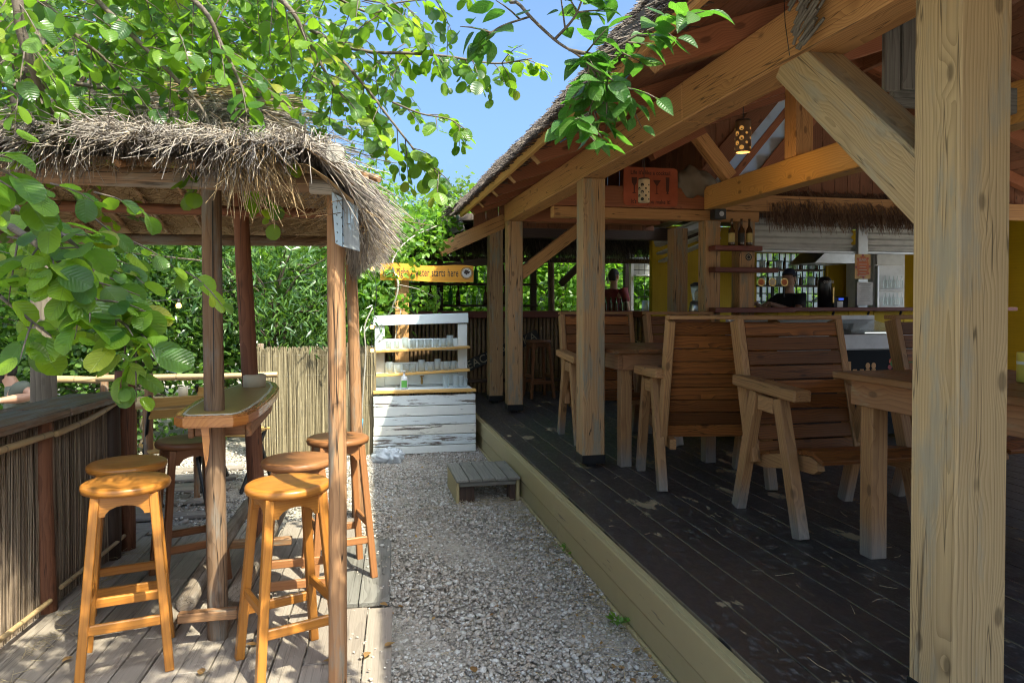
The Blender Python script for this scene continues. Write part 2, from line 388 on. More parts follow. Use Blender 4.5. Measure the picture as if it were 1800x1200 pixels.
paint('white_paint', (.66, .74, .78), (.80, .75, .64), (.19, .15, .12), .60)
paint('blue_paint', (.36, .50, .64), (.70, .76, .80), (.32, .33, .34), .50)
paint('pale_paint', (.68, .76, .78), (.76, .78, .74), (.30, .26, .22), .72)
paint('olive_paint', (.42, .335, .165), (.36, .29, .15), (.20, .155, .085), .70, .6)
# dark deck paint: scuffed, with worn patches of bare timber
n = N('deck_paint'); o = n.coords(); wp = n.n('NewGeometry').outputs['Position']; r = n.rand()
a = n.noise(n.vec('MULTIPLY', wp, (2.4, 1.0, 1)), 2.6, 8, .62); fb = n.noise(n.vec('MULTIPLY', o, (3, 60, 60)), 1, 3)
sc_ = n.noise(n.vec('MULTIPLY', wp, (9, 5, 1)), 3.2, 6, .7)
base = n.mix(n.rng(sc_, .50, .70), (.026, .0225, .022), (.15, .14, .132))
base = n.mix(n.rng(n.noise(wp, 1.1, 3), .4, .7), base, (.042, .034, .032))
worn = n.rng(n.math('ADD', a, n.math('MULTIPLY', fb, .06)), .645, .66)
edge = n.rng(n.math('ABSOLUTE', n.n('SeparateXYZ', {0: o}).outputs[1]), .079, .083)
edge = n.math('MULTIPLY', edge, n.rng(n.noise(wp, 4, 4), .38, .5))
wm = n.math('MAXIMUM', worn, edge)
c = n.mix(wm, base, n.mix(fb, (.33, .25, .15), (.20, .15, .09)))
n.bump(n.math('ADD', n.math('MULTIPLY', wm, -.6), n.math('MULTIPLY', sc_, .35)), .3, .004)
n.fin(c, n.mix(wm, n.rng(sc_, .35, .7, .36, .62), .75), Specular_IOR_Level=.5)
# pebbles and soil
n = N('pebble'); i = n.island()
c = n.ramp(i, [(0, (.17, .145, .125)), (.2, (.38, .33, .28)), (.45, (.50, .45, .39)), (.62, (.42, .33, .25)), (.8, (.58, .54, .49)), (1, (.72, .69, .65))])
n.fin(n.mix(n.noise(n.coords(), 160, 2), c, n.mix(.6, c, (.2, .18, .16))), .7)
n = N('soil'); v = n.coords(); g = n.noise(v, 60, 6, .7)
n.fin(n.mix(n.rng(g, .3, .7), (.26, .22, .18), (.48, .44, .38)), .9); n.bump(g, .6, .02)
# thatch, reed, bamboo
def stalk(name, stops, rough=.7):
    n = N(name); i = n.island(); c = n.ramp(i, stops); f = n.noise(n.coords(), 30, 3)
    n.fin(n.mix(n.math('MULTIPLY', f, .5), c, tuple(x*.5 for x in stops[0][1])), rough); return n
stalk('thatch_grey', [(0, (.13, .105, .09)), (.4, (.31, .26, .225)), (.75, (.46, .39, .34)), (1, (.44, .33, .21))])
stalk('thatch_gold', [(0, (.24, .15, .07)), (.5, (.42, .28, .14)), (1, (.55, .40, .22))])
stalk('thatch_dark', [(0, (.055, .04, .035)), (.5, (.12, .088, .07)), (.85, (.20, .155, .125)), (1, (.27, .21, .16))])
stalk('thatch_brown', [(0, (.13, .075, .05)), (.6, (.28, .165, .11)), (1, (.42, .26, .16))])
stalk('reed_brown', [(0, (.15, .105, .075)), (.5, (.31, .225, .16)), (1, (.46, .35, .25))])
stalk('reed_pale', [(0, (.16, .125, .07)), (.5, (.30, .24, .14)), (1, (.42, .35, .22))])
stalk('straw', [(0, (.30, .23, .13)), (1, (.56, .45, .28))])
n = N('bamboo'); o = n.coords(); r = n.rand(); x = n.n('SeparateXYZ', {0: o}).outputs[0]
node = n.rng(n.math('ABSOLUTE', n.math('SUBTRACT', n.math('FRACT', n.math('MULTIPLY_ADD', x, 4.2, n.math('MULTIPLY', r, 9))), .5)), .035, .0)
c = n.mix(r, (.30, .185, .085), (.19, .115, .06)); c = n.mix(n.noise(n.vec('MULTIPLY', o, (2, 30, 30)), 2, 4), c, (.12, .07, .04)); c = n.mix(n.math('MULTIPLY', node, .75), c, (.05, .03, .02))
n.bump(node, .5, .004); n.fin(c, .45)
n = N('bamboo_pale'); o = n.coords(); r = n.rand(); x = n.n('SeparateXYZ', {0: o}).outputs[0]
node = n.rng(n.math('ABSOLUTE', n.math('SUBTRACT', n.math('FRACT', n.math('MULTIPLY_ADD', x, 3.4, n.math('MULTIPLY', r, 9))), .5)), .03, .0)
c = n.mix(n.noise(n.vec('MULTIPLY', o, (2, 20, 20)), 2, 4), (.52, .38, .20), (.33, .21, .11)); n.fin(n.mix(n.math('MULTIPLY', node, .7), c, (.12, .08, .05)), .45)
# leaves
def leaf(name, stops, trans=.35, rough=.4, vein=0, tcol=(.28, .50, .03), holes=False):
    n = N(name); i = n.math('FRACT', n.math('ADD', n.island(), n.rand())); c = n.ramp(i, stops)
    h = None
    if vein:
        uv = n.n('SeparateXYZ', {0: n.coords('UV')}); u = n.math('ABSOLUTE', n.math('SUBTRACT', uv.outputs[0], .5)); v = uv.outputs[1]
        s = n.math('FRACT', n.math('MULTIPLY', n.math('SUBTRACT', v, n.math('MULTIPLY', u, .75)), 8))
        sv = n.rng(n.math('ABSOLUTE', n.math('SUBTRACT', s, .5)), .09, .0); mid = n.rng(u, .022, .004); h = n.math('MAXIMUM', n.math('MULTIPLY', sv, .6), mid)
        c = n.mix(n.math('MULTIPLY', h, .3), c, n.mix(.6, c, (.30, .42, .12)))
        bl = n.math('SUBTRACT', n.math('ABSOLUTE', n.math('SUBTRACT', s, .5)), .25); n.bump(n.math('ADD', n.math('MULTIPLY', bl, 1.2), n.math('MULTIPLY', h, -1)), .38, .004)
        c = n.mix(n.rng(n.noise(n.coords(), 26, 4, .7), .66, .74, 0, .5), c, (.16, .12, .04))
    n.fin(c, rough, Specular_IOR_Level=.45)
    tr = n.n('BsdfTranslucent', {'Color': n.mix(.5, n.mix(1, c, tcol, 'MIX'), n.mix(1.0, c, (2.2, 2.4, 1.2), 'MULTIPLY'))})
    if vein: n.set(tr.inputs['Color'], n.mix(n.math('MULTIPLY', h, .5), n.mix(.65, n.mix(1.0, c, (2.4, 2.6, 1.2), 'MULTIPLY'), tcol), (.10, .22, .02)))
    ms = n.n('MixShader', {0: trans, 1: n.b.outputs[0], 2: tr.outputs[0]}); n.t.links.new(ms.outputs[0], n.out.inputs[0]); return n
leaf('leaf_alder', [(0, (.022, .065, .014)), (.35, (.045, .11, .018)), (.65, (.10, .19, .022)), (.92, (.18, .28, .03)), (1, (.25, .24, .04))], .48, .27, 1, (.30, .50, .03))
leaf('leaf_ovate', [(0, (.035, .095, .02)), (.6, (.055, .135, .026)), (1, (.09, .175, .03))], .40, .40, 1, (.16, .42, .04))
leaf('leaf_crown', [(0, (.018, .05, .013)), (.5, (.042, .095, .02)), (1, (.11, .185, .03))], .36, .42)
leaf('leaf_shrub', [(0, (.022, .055, .02)), (.5, (.05, .105, .032)), (1, (.12, .20, .055))], .32, .24)
leaf('leaf_vine', [(0, (.06, .14, .02)), (.6, (.10, .21, .025)), (1, (.18, .28, .04))], .42, .42)
leaf('leaf_bamboo', [(0, (.07, .15, .02)), (.6, (.12, .22, .03)), (1, (.2, .27, .05))], .42, .45)
leaf('leaf_far', [(0, (.06, .11, .035)), (.6, (.10, .16, .045)), (1, (.16, .21, .06))], .35, .6)
leaf('leaf_dry', [(0, (.22, .10, .04)), (1, (.36, .20, .09))], .3, .7)
plain('catkin', (.10, .07, .04), .9)
# small things
plain('black_paint', (.012, .012, .013), .5); plain('black_metal', (.02, .02, .022), .45, .6); plain('dark_print', (.02, .018, .016), .7)
plain('shop_print', (.05, .03, .02), .7); plain('white_print', (.62, .60, .55), .7); plain('chalk', (.40, .34, .24), .8)
plain('metal_grey', (.42, .43, .44), .4, .85); plain('metal_corr', (.62, .61, .58), .55, .15); plain('brass', (.42, .28, .10), .35, .9)
plain('white_plastic', (.66, .66, .66), .35); plain('freezer_dark', (.006, .008, .011), .6, Specular_IOR_Level=.15); plain('nuii_tan', (.55, .30, .12), .6)
plain('poster_red', (.42, .10, .045), .75); plain('poster_dark', (.10, .035, .025), .8); plain('orange_print', (.60, .16, .05), .7); plain('orange_pale', (.62, .40, .16), .7)
plain('canvas', (.20, .17, .13), .9); plain('shirt_red', (.20, .03, .035), .85); plain('shirt_green', (.095, .10, .075), .9); plain('shirt_black', (.014, .014, .018), .85)
plain('trouser_dark', (.03, .032, .04), .9); plain('skin', (.40, .22, .15), .55); plain('skin_tan', (.36, .19, .12), .55); plain('hair_dark', (.02, .014, .011), .7)
plain('cap_blue', (.02, .025, .06), .8); plain('blue_rope', (.06, .28, .55), .6); plain('rope_grey', (.32, .29, .25), .9); plain('cream', (.62, .52, .36), .6)
plain('green_print', (.12, .40, .08), .6); plain('jar_red', (.50, .07, .03), .4); plain('leaf_green', (.05, .22, .04), .6); plain('berry', (.28, .03, .04), .4)
plain('bulb_cap', (.03, .03, .03), .5); plain('yellow_tin', (.70, .55, .10), .45); plain('beer_glass', (.06, .028, .01), .15); plain('beer_label', (.45, .35, .12), .6)
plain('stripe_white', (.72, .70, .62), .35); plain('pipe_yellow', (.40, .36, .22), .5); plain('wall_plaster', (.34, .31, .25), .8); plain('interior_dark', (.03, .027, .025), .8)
plain('tower_black', (.012, .012, .014), .3); plain('paper', (.68, .68, .66), .8); plain('steel', (.5, .5, .5), .3, .9); plain('box_card', (.30, .22, .14), .8)
n = N('glass'); n.fin((.9, .95, .95), .05, Specular_IOR_Level=.6); tp_ = n.n('BsdfTransparent', {'Color': (.93, .96, .96, 1)}); fr_ = n.n('Fresnel', {'IOR': 1.5})
ms = n.n('MixShader', {0: n.math('MULTIPLY_ADD', fr_.outputs[0], .8, .10), 1: tp_.outputs[0], 2: n.b.outputs[0]}); n.t.links.new(ms.outputs[0], n.out.inputs[0])
n = N('plastic_bag'); n.fin((.72, .76, .80), .25, Transmission_Weight=.35); n.bump(n.noise(n.coords(), 40, 4), .6, .01)
n = N('pane'); n.fin((.85, .9, .9), .08, Transmission_Weight=1.0, IOR=1.1)
n = N('poly_sheet'); n.fin((.78, .80, .82), .5); tr = n.n('BsdfTranslucent', {'Color': (.85, .88, .92, 1)}); ms = n.n('MixShader', {0: .75, 1: n.b.outputs[0], 2: tr.outputs[0]}); n.t.links.new(ms.outputs[0], n.out.inputs[0])
def glow(name, c, s): n = N(name); n.fin(c, .4, Emission_Color=c, Emission_Strength=s); return n
glow('bulb_glow', (1, .55, .16), 1.3); glow('lamp_hole', (1, .50, .14), .10); glow('lamp_core', (1, .82, .55), 4); glow('led', (.9, .95, 1), .35); glow('screen_blue', (.05, .12, .9), .3)
plain('lamp_bamboo', (.22, .13, .07), .6); plain('lamp_pale', (.50, .40, .27), .6)
# surfboard: resin-coated, pinstriped
n = N('surf_top'); o = n.coords(); s = n.n('SeparateXYZ', {0: o}); wv = n.n('TexWave', {'Vector': n.vec('MULTIPLY', o, (30, 1.2, 1)), 'Scale': 1.2, 'Distortion': 3.5, 'Detail': 3}).outputs['Fac']
c = n.mix(wv, (.52, .34, .10), (.24, .17, .055)); n.fin(c, .42, Specular_IOR_Level=.4)
wood('surf_edge', (.46, .19, .05), (.30, .10, .025), ring=18, rough=.22, knots=.2, bump=.05, spec=.6)
# ================================================================ GROUND
DZ = .295; TZ = .03
g = bpy.data.meshes.new('ground'); xs = np.linspace(-60, 60, 61); ys = np.linspace(-20, 100, 61)
GX, GY = np.meshgrid(xs, ys); V = np.stack([GX.ravel(), GY.ravel(), np.full(GX.size, -.012)], 1)
F = np.array([(j*61+i, j*61+i+1, (j+1)*61+i+1, (j+1)*61+i) for j in range(60) for i in range(60)])
go = obj('ground', np_mesh('ground', V, F), 'soil'); go['kind'] = 'structure'
# pebbles: real stones, thick along the path and thinner beyond the terrace
def pebbles(n, x0, x1, y0, y1, r0, r1, zbase=-.006, keep=None):
    bm = bmesh.new(); bmesh.ops.create_icosphere(bm, subdivisions=1, radius=1)
    T = np.array([v.co[:] for v in bm.verts]); TF = np.array([[v.index for v in f.verts] for f in bm.faces]); bm.free()
    u = rng.random(n); P = np.stack([rng.uniform(x0, x1, n), y0+(y1-y0)*u**1.35, np.zeros(n)], 1)
    if keep is not None: P = P[keep(P)]
    n = len(P); r = r0+(r1-r0)*rng.random(n)**1.7; r *= 1+.7*(rng.random(n) < .05)
    S = np.stack([r*rng.uniform(.8, 1.35, n), r*rng.uniform(.7, 1.1, n), r*rng.uniform(.45, .8, n)], 1)
    a = rng.uniform(0, 6.283, n); b = rng.normal(0, .35, n); ca, sa, cb, sb = np.cos(a), np.sin(a), np.cos(b), np.sin(b)
    J = 1+rng.uniform(-.16, .16, (n, len(T), 1)); q = T[None]*S[:, None]*J
    x = q[..., 0]*cb[:, None]-q[..., 2]*sb[:, None]; z = q[..., 0]*sb[:, None]+q[..., 2]*cb[:, None]; y = q[..., 1]
    hum = .008*np.sin(P[:, 0]*7+P[:, 1]*3)+.007*np.sin(P[:, 1]*5.1+P[:, 0]*2)
    W = np.stack([x*ca[:, None]-y*sa[:, None], x*sa[:, None]+y*ca[:, None], z], 2)+P[:, None]
    W[..., 2] += (zbase+hum+rng.uniform(0, .012, n))[:, None]
    return W.reshape(-1, 3), (TF[None]+(np.arange(n)*len(T))[:, None, None]).reshape(-1, 3)
V1, F1 = pebbles(40000, -.25, 1.32, 2.0, 7.6, .0052, .0135)
V2, F2 = pebbles(10000, -3.2, .3, 4.85, 8.2, .008, .015)
V3, F3 = pebbles(1200, -.32, .22, 2.0, 4.6, .005, .010, zbase=.026, keep=lambda P: rng.random(len(P)) < np.clip((P[:, 0]+.25)/.5, .03, 1)**2.2)
V = np.concatenate([V1, V2, V3]); F = np.concatenate([F1, F2+len(V1), F3+len(V1)+len(V2)])
gr = obj('gravel', np_mesh('gravel', V, F, smooth=True), 'pebble'); tag(gr, 'loose grey and tan pebbles covering the path', 'gravel', kind='stuff')
# straw and dry bits fallen along the foot of the deck
def litter(n, fx, fy, z, lo, hi):
    P = np.stack([fx(n), fy(n), np.full(n, z)+rng.uniform(0, .012, n)], 1); a = rng.uniform(0, 6.283, n); l = rng.uniform(lo, hi, n)
    d = np.stack([np.cos(a)*l, np.sin(a)*l, rng.normal(0, .08, n)*l], 1); return P, P+d*.5+rng.normal(0, .003, (n, 3)), P+d
A = [litter(420, lambda n: 1.20-np.abs(rng.normal(0, .10, n)), lambda n: rng.uniform(2.2, 5.2, n), .012, .03, .14),
     litter(160, lambda n: rng.uniform(.2, 1.2, n), lambda n: rng.uniform(2.2, 6, n), .012, .03, .09),
     litter(160, lambda n: rng.normal(.95, .2, n), lambda n: rng.normal(5.3, .12, n), .012, .03, .12),
     litter(120, lambda n: -1.38+np.abs(rng.normal(0, .06, n)), lambda n: rng.uniform(3, 4.7, n), TZ+.006, .03, .12),
     litter(40, lambda n: rng.uniform(1.3, 3, n), lambda n: rng.uniform(2, 5, n), DZ+.004, .02, .1)]
lt = strands('straw_litter', *[np.concatenate([a[k] for a in A]) for k in range(3)], .0014, 'straw')
tag(lt, 'dry straw and thatch bits strewn along the path and boards', 'straw')
# ================================================================ RAISED DECK (right)
deck = struct('deck')
EX = 1.24; BW = .168
k = 0; X = EX+.035
while X < 7.3:
    beam('plank', (X+BW/2, -5, DZ-.015+random.uniform(-.001, .001)), (X+BW/2, 9.72, DZ-.015+random.uniform(-.001, .001)), BW-.004, .03, 'deck_paint', deck, b=.003)
    X += BW
beam('edge_board', (EX+.012, -5, DZ-.022), (EX+.012, 8.6, DZ-.022), .034, .032, 'olive_paint', deck)
# fascia: long boards butted at joints as on the photograph
for z0, z1, cuts, sx in ((.145, .288, (-5, 4.42, 8.6), 0), (.018, .138, (-5, 4.36, 7.2, 8.6), .007), (-.10, .011, (-5, 4.4, 8.6), -.004)):
    for a, b_ in zip(cuts, cuts[1:]):
        box('fascia_board', EX-.028+sx, EX-.003+sx+.0, a+.003, b_-.003, z0-DZ*0, z1, 'olive_paint', deck)
box('deck_core', EX+.06, 7.3, -5, 9.7, -.05, DZ-.045, 'interior_dark', deck)
# ================================================================ STEP in front of the deck
c0 = onz(778, 868, 0)
st = thing('wooden_step', 'low grey slatted wooden step in front of the raised deck', 'step', (.98, 5.6, 0))
sx0, sx1, sy0, sy1, sz = .70, 1.20, 5.36, 5.93, .185
for i in range(5):
    a = sx0+(sx1-sx0)*i/5
    box('slat', a+.003, a+(sx1-sx0)/5-.003, sy0-.02, sy1, sz-.024, sz+random.uniform(-.002, .002), 'step_board', st, axis=1)
box('side_board', sx0+.004, sx0+.03, sy0, sy1-.02, -.01, sz-.026, 'olive_paint', st, axis=1)
box('side_board', sx1-.03, sx1-.004, sy0, sy1-.02, -.01, sz-.026, 'olive_paint', st, axis=1)
box('front_rail', sx0+.031, sx1-.031, sy0+.002, sy0+.024, sz-.062, sz-.026, 'step_board', st)
box('foot_block', sx0+.032, sx0+.15, sy0+.03, sy0+.13, -.01, sz-.064, 'dark_wood', st)
box('foot_block', sx1-.08, sx1-.032, sy0+.03, sy0+.13, -.01, sz-.064, 'dark_wood', st)
# ================================================================ LEFT TERRACE (boards turned 3 degrees)
ter = struct('terrace')
ang = rad(3.05); tdir = Vector((math.sin(ang), math.cos(ang), 0)); tper = Vector((math.cos(ang), -math.sin(ang), 0))
e0 = onz(690, 1200, TZ); e0 = Vector((e0.x, e0.y, 0))
def tpt(u, v, z=TZ): p = e0+tper*u+tdir*v; return Vector((p.x, p.y, z))   # u to the right of the edge, v forward
W_ = .122
for i in range(24):
    u = -W_*(i+.5); cuts = [-1.9, 2.0]
    if i == 0: cuts = [-1.9, .72]
    elif i == 1: cuts = [-1.9, .74]
    elif i > 1: j = (.55, 1.25, .2, .95)[i % 4]; cuts = [-1.9, j, 2.05+.1*(i % 3)]
    for a, b_ in zip(cuts, cuts[1:]):
        beam('plank', tpt(u, a+.002, TZ-.0125+random.uniform(-.0025, .0025)), tpt(u+random.uniform(-.004, .004), b_-.002, TZ-.0125+random.uniform(-.0025, .0025)), W_-.006, .025, 'terrace_board', ter, b=.003)
for i, wd in enumerate((.15, .15)):   # second patch of wider boards
    beam('plank', tpt(-.02-.155*(i+.5), .79, TZ-.012), tpt(-.02-.155*(i+.5), 1.75, TZ-.012), .15, .025, 'grey_board', ter, b=.003)
for i in range(16):                    # boards of the neighbouring terrace further back, lying across
    y = 5.0+i*.125
    beam('plank', (-3.6, y+.06, TZ-.02), (-1.05-.25*(i % 3), y+.06, TZ-.02), .119, .022, 'terrace_board', ter, b=.003)
# ================================================================ PAVILION
pav = thing('pavilion', 'open timber pavilion with squared pine posts and reed thatch roof over the deck', 'pavilion', (1.7, 3, DZ))
X0 = 1.605; PW = .17; PT = 2.433; PH = .20; ROOF_K = .36
YC, YB, YA = 1.67, 5.05, 7.79
def rz_(x): return PT+PH+ROOF_K*(x-X0)          # underside of the rafters
def post(x, y, z0, z1, mat, wd=PW, shoe=True):
    p = beam('post', (x+wd/2, y+wd/2, z0), (x+wd/2, y+wd/2, z1), wd, wd, mat, pav, up=(0, 1, 0), b=.006)
    if shoe:
        box('post_shoe', x-.004, x+wd+.004, y-.004, y+wd+.004, z0-.03, z0+.035, 'black_metal', p)
        box('shoe_pin', x+.05, x+wd-.05, y+.05, y+wd-.05, DZ-.005, z0-.028, 'black_metal', p)
    return p
post(X0, YC, DZ+.06, PT, 'pine_grey'); post(X0, YB, DZ+.06, PT, 'pine_post'); post(X0, YA, DZ+.06, PT, 'pine_post')
post(X0-.06, 8.62, DZ+.06, 2.47, 'pine_post')
post(X0, -1.6, DZ+.06, PT, 'pine_post')
post(3.42, 7.45, DZ+.06, 2.36, 'pine_post', shoe=False); post(3.32, 6.50, DZ+.06, 2.33, 'pine_post', .16, False); post(3.70, 6.52, DZ+.06, 2.42, 'pine_post', .165, False)
post(3.18, -1.6, DZ+.06, PT, 'pine_post'); post(6.9, -1.6, DZ+.06, PT, 'pine_post')
# wall plate on the outer posts
for y0, y1 in ((-5.2, 3.4), (3.405, 7.99)):
    beam('plate_beam', (X0+PW/2, y0, PT+PH/2+.001), (X0+PW/2, y1, PT+PH/2+.001), PW+.002, PH, 'pine_beam', pav, b=.006)
# diagonal braces in the plane of the posts
def brace(pa, pb, wd, hd, mat): beam('brace', pa, pb, wd, hd, mat, pav, up=(1, 0, 0), b=.005)
brace((X0+.086, 1.76, 1.77), (X0+.086, 2.53, PT+.03), .165, .152, 'pine_grey')
beam('brace', (X0+PW-.02, YA+.085, 1.84), (2.56, YA+.085, PT+.02), .13, .13, 'pine_beam', pav); beam('cross_beam', (X0+PW+.002, YA+.085, PT+.075), (3.42, YA+.085, PT+.075), .13, .15, 'rafter_red', pav)
# second plate (tie beam) further in, king posts and struts
TX = 3.27
beam('tie_beam', (TX+.075, -5.2, PT+.10), (TX+.075, 6.44, PT+.10), .15, .215, 'tie_beam', pav, b=.005)
for y in (5.02, 2.2, -.6): beam('king_post', (TX+.075, y, PT+.21), (TX+.075, y, rz_(TX)), .15, .15, 'pine_beam', pav, up=(0, 1, 0))
beam('cross_beam', (X0+PW+.002, 6.55, PT+.10), (3.30, 6.55, PT+.10), .14, .2, 'rafter_red', pav); beam('cross_beam', (X0+PW+.002, 6.56, PT-.055), (3.9, 6.56, PT-.055), .12, .10, 'pine_beam', pav)
beam('cross_beam', (3.48, 6.55, PT+.08), (7.2, 6.55, PT+.08), .14, .16, 'pine_beam', pav)
beam('cross_beam', (X0+.2, 8.7, PT-.02), (4.6, 8.7, PT-.02), .12, .16, 'dark_wood', pav)
p = ony(1222, 232, 6.3); q = ony(1282, 312, 6.3); beam('strut', p, q, .12, .12, 'pine_beam', pav)
beam('strut', ony(1141, 268, 6.2), ony(1232, 222, 6.2), .11, .16, 'rafter_red', pav)
# rafters with cut tails, roof boards, thatch
RX = 4.5
ry = (-4.4, -3.3, -2.2, -1.1, -.1, .9, 1.9, 2.9, 3.92, 4.95, 5.78, 6.50, 7.25, 7.95)
for i, y in enumerate(ry):
    x0 = 1.20+random.uniform(-.012, .012); sn = 1/math.sqrt(1+ROOF_K**2)
    Lh = (RX-x0)/sn
    # rafter profile in its own (x along, z up) plane, tail under-cut
    pts = [(.055, 0), (Lh, 0), (Lh, .11), (0, .11)]
    mw = Matrix.Translation((x0, y, rz_(x0))) @ Matrix.Rotation(-math.atan(ROOF_K), 4, 'Y')
    r_ = prism('rafter', pts, .085, 'rafter_red', pav, mw)
    pe = [(-.0045, .111), (.0505, -.002), (.056, -.002), (.001, .111)]
    prism('rafter_end', pe, .088, 'chair_leg', r_, mw)
    if y < 6.6:
        pts = [(0, 0), (3.2/sn, 0), (3.2/sn, .11), (0, .11)]
        mw2 = Matrix.Translation((RX, y, rz_(RX))) @ Matrix.Rotation(math.atan(ROOF_K), 4, 'Y'); prism('rafter', pts, .085, 'rafter_red', pav, mw2)
sn = 1/math.sqrt(1+ROOF_K**2); nrm = Vector((-ROOF_K*sn, 0, sn)); nr2 = Vector((ROOF_K*sn, 0, sn))
bx = 1.14
while bx < RX-.08:
    c = Vector((bx+.08, 0, rz_(bx+.08)))+nrm*.122
    beam('roof_board', (c.x, -5.2, c.z), (c.x, 8.35 if bx < 3.4 else 6.62, c.z), .158, .02, 'roof_board', pav, up=nrm, b=.002); bx += .162/1.0*sn
bx = RX+.02
while bx < 7.6:
    c = Vector((bx+.08, 0, rz_(RX)-ROOF_K*(bx+.08-RX)))+nr2*.122
    beam('roof_board', (c.x, -5.2, c.z), (c.x, 6.62, c.z), .158, .02, 'roof_board', pav, up=nr2, b=.002); bx += .162*sn
box('ridge_board', RX-.03, RX+.03, -2.5, 6.62, rz_(RX)-.05, rz_(RX)+.13, 'roof_board', pav)
# pale batten along the eave, rising a little towards the near end
pe0 = Vector((1.15, 8.25, rz_(1.15)+.085)); pe1 = Vector((1.15, 3.6, rz_(1.15)+.10)); pe2 = Vector((1.15, -4.4, rz_(1.15)+.11))
beam('eave_batten', pe0, pe1, .035, .075, 'yellow_edge', pav); beam('eave_batten', pe1-Vector((0, .004, 0)), pe2, .035, .075, 'pine_beam', pav)
# thatch body
def thk_(y): return .085+.14*np.clip((3.8-y)/2.0, 0, 1)+.012*np.sin(y*2.3)
def droop_(x): return np.clip((1.14-x)/.2, 0, 1)*.03
def th_top(x, y): return float(rz_(x)+.135+thk_(y)*min(1, .6+(x-1.08)*1.6)-droop_(x))
ny = 24; nx = 8; V = []; F = []
for j in range(ny+1):
    y = -5.3+(8.42+5.3)*j/ny
    for i in range(nx+1):
        x = 1.10+(RX+.06-1.10)*(i/nx)**1.8; V.append((x, y, th_top(x, y)-.01))
for j in range(ny+1):
    y = -5.3+(8.42+5.3)*j/ny
    for i in range(nx+1):
        x = 1.10+(RX+.06-1.10)*(i/nx)**1.8; V.append((x, y, float(rz_(x)+.134-droop_(x))))
o2 = (nx+1)*(ny+1)
for j in range(ny):
    for i in range(nx):
        a = j*(nx+1)+i; F.append((a, a+1, a+nx+2, a+nx+1)); F.append((a+o2, a+nx+1+o2, a+nx+2+o2, a+1+o2))
for j in range(ny):
    a = j*(nx+1); F.append((a, a+nx+1, a+nx+1+o2, a+o2)); a += nx; F.append((a+nx+1, a, a+o2, a+nx+1+o2))
for i in range(nx): F.append((i+1, i, i+o2, i+1+o2)); a = ny*(nx+1)+i; F.append((a, a+1, a+1+o2, a+o2))
obj('thatch_mat', py_mesh('thatch_mat', V, F), 'thatch_dark', pav)
V = [(RX-.05, -5.3, rz_(RX)+.36), (RX-.05, 6.6, rz_(RX)+.36), (7.75, 6.6, rz_(RX)-ROOF_K*3.25+.34), (7.75, -5.3, rz_(RX)-ROOF_K*3.25+.34)]; V += [(x, y, z-.18) for x, y, z in V]
obj('thatch_mat', py_mesh('thatch_mat', V, [(0, 3, 2, 1), (4, 5, 6, 7), (0, 1, 5, 4), (1, 2, 6, 5), (2, 3, 7, 6), (3, 0, 4, 7)]), 'thatch_dark', pav)
# thatch stalks: the cut ends along the eave in ragged courses, loose stalks over the top
n_ = 22000
y = rng.uniform(.6, 8.5, n_); lay = rng.integers(0, 7, n_)/6.0
thk = thk_(y)+.02
x = 1.07+lay*.10+rng.normal(0, .02, n_)+.015*np.sin(y*9+lay*7); z = rz_(1.0)+ROOF_K*(x-1.0)+.14+lay*thk-droop_(x)+rng.normal(0, .008, n_)
ln = rng.uniform(.10, .24, n_); dy = rng.normal(0, .16, n_)
d = np.stack([-np.ones(n_)*.94, dy, -.36+rng.normal(0, .12, n_)], 1); d /= np.linalg.norm(d, axis=1)[:, None]
P2 = np.stack([x, y, z], 1); P0 = P2-d*ln[:, None]; P1 = (P0+P2)/2+rng.normal(0, .004, (n_, 3))
strands('thatch', P0, P1, P2, rng.uniform(.0022, .0042, n_), 'thatch_dark', pav)
# far end: stalks hanging over the gable edge, grey barge board on the lower roof behind
n_ = 2600; x = rng.uniform(1.0, 3.3, n_); z = rz_(0)+ROOF_K*x+.14+rng.uniform(0, .09, n_)
P0 = np.stack([x, 8.25+rng.uniform(0, .12, n_), z], 1); P2 = P0+np.stack([-rng.uniform(0, .10, n_), rng.uniform(.05, .18, n_), -rng.uniform(0, .10, n_)], 1)
strands('thatch', P0, (P0+P2)/2+rng.normal(0, .01, (n_, 3)), P2, .003, 'thatch_dark', pav)
# broken piece of reed blind hanging at the eave by the near post
bl = thing('reed_blind', 'broken scrap of reed blind dangling from the eave over the plate beam', 'blind', (X0-.02, 2.6, 2.8))
a0 = onx(1350, 30, X0-.03); a1 = onx(1425, 60, X0-.03)
for i in range(34):
    t = (i % 17)/16; s = ond(1330+(i*37 % 34)+t*58, -40+t*125, 2.62-.1*(i % 3)*.3); ln = random.uniform(.10, .22) if t < .6 else random.uniform(.07, .13)
    av = rad(random.uniform(25, 40) if i % 5 else 62); d = Vector((0.05, -math.cos(av), math.sin(av)))
    s.x = X0-.035-random.uniform(0, .03)
    log('reed', s, s+d*ln, .0065, .006, 'blind_reed', bl, seed=i % 4, seg=6, rings=3, wob=.02)
tubes('string', [[onx(1378, -10, X0-.045), onx(1380, 40, X0-.045), onx(1388, 98, X0-.045)]], [.0016], 'black_paint', bl, 5)
# weathered grey boards high behind the near post, closing the gable
ob = thing('old_boards', 'old grey boards nailed upright high beside the nearest post', 'boards', (2.2, 2.6, 2.3))
for px0, px1, py0, py1 in ((1553, 1581, 24, 160), (1583, 1614, 0, 158), (1617, 1660, -20, 172)):
    a = ony(px0, py1, 2.62); b_ = ony(px1, py0, 2.62); box('board', a.x, b_.x, 2.61, 2.635, a.z, b_.z, 'grey_board', ob, axis=2)
a = ony(1565, 188, 2.66); b_ = ony(1680, 150, 2.66); box('rail', a.x, b_.x+.3, 2.636, 2.67, a.z, b_.z, 'grey_board', ob)
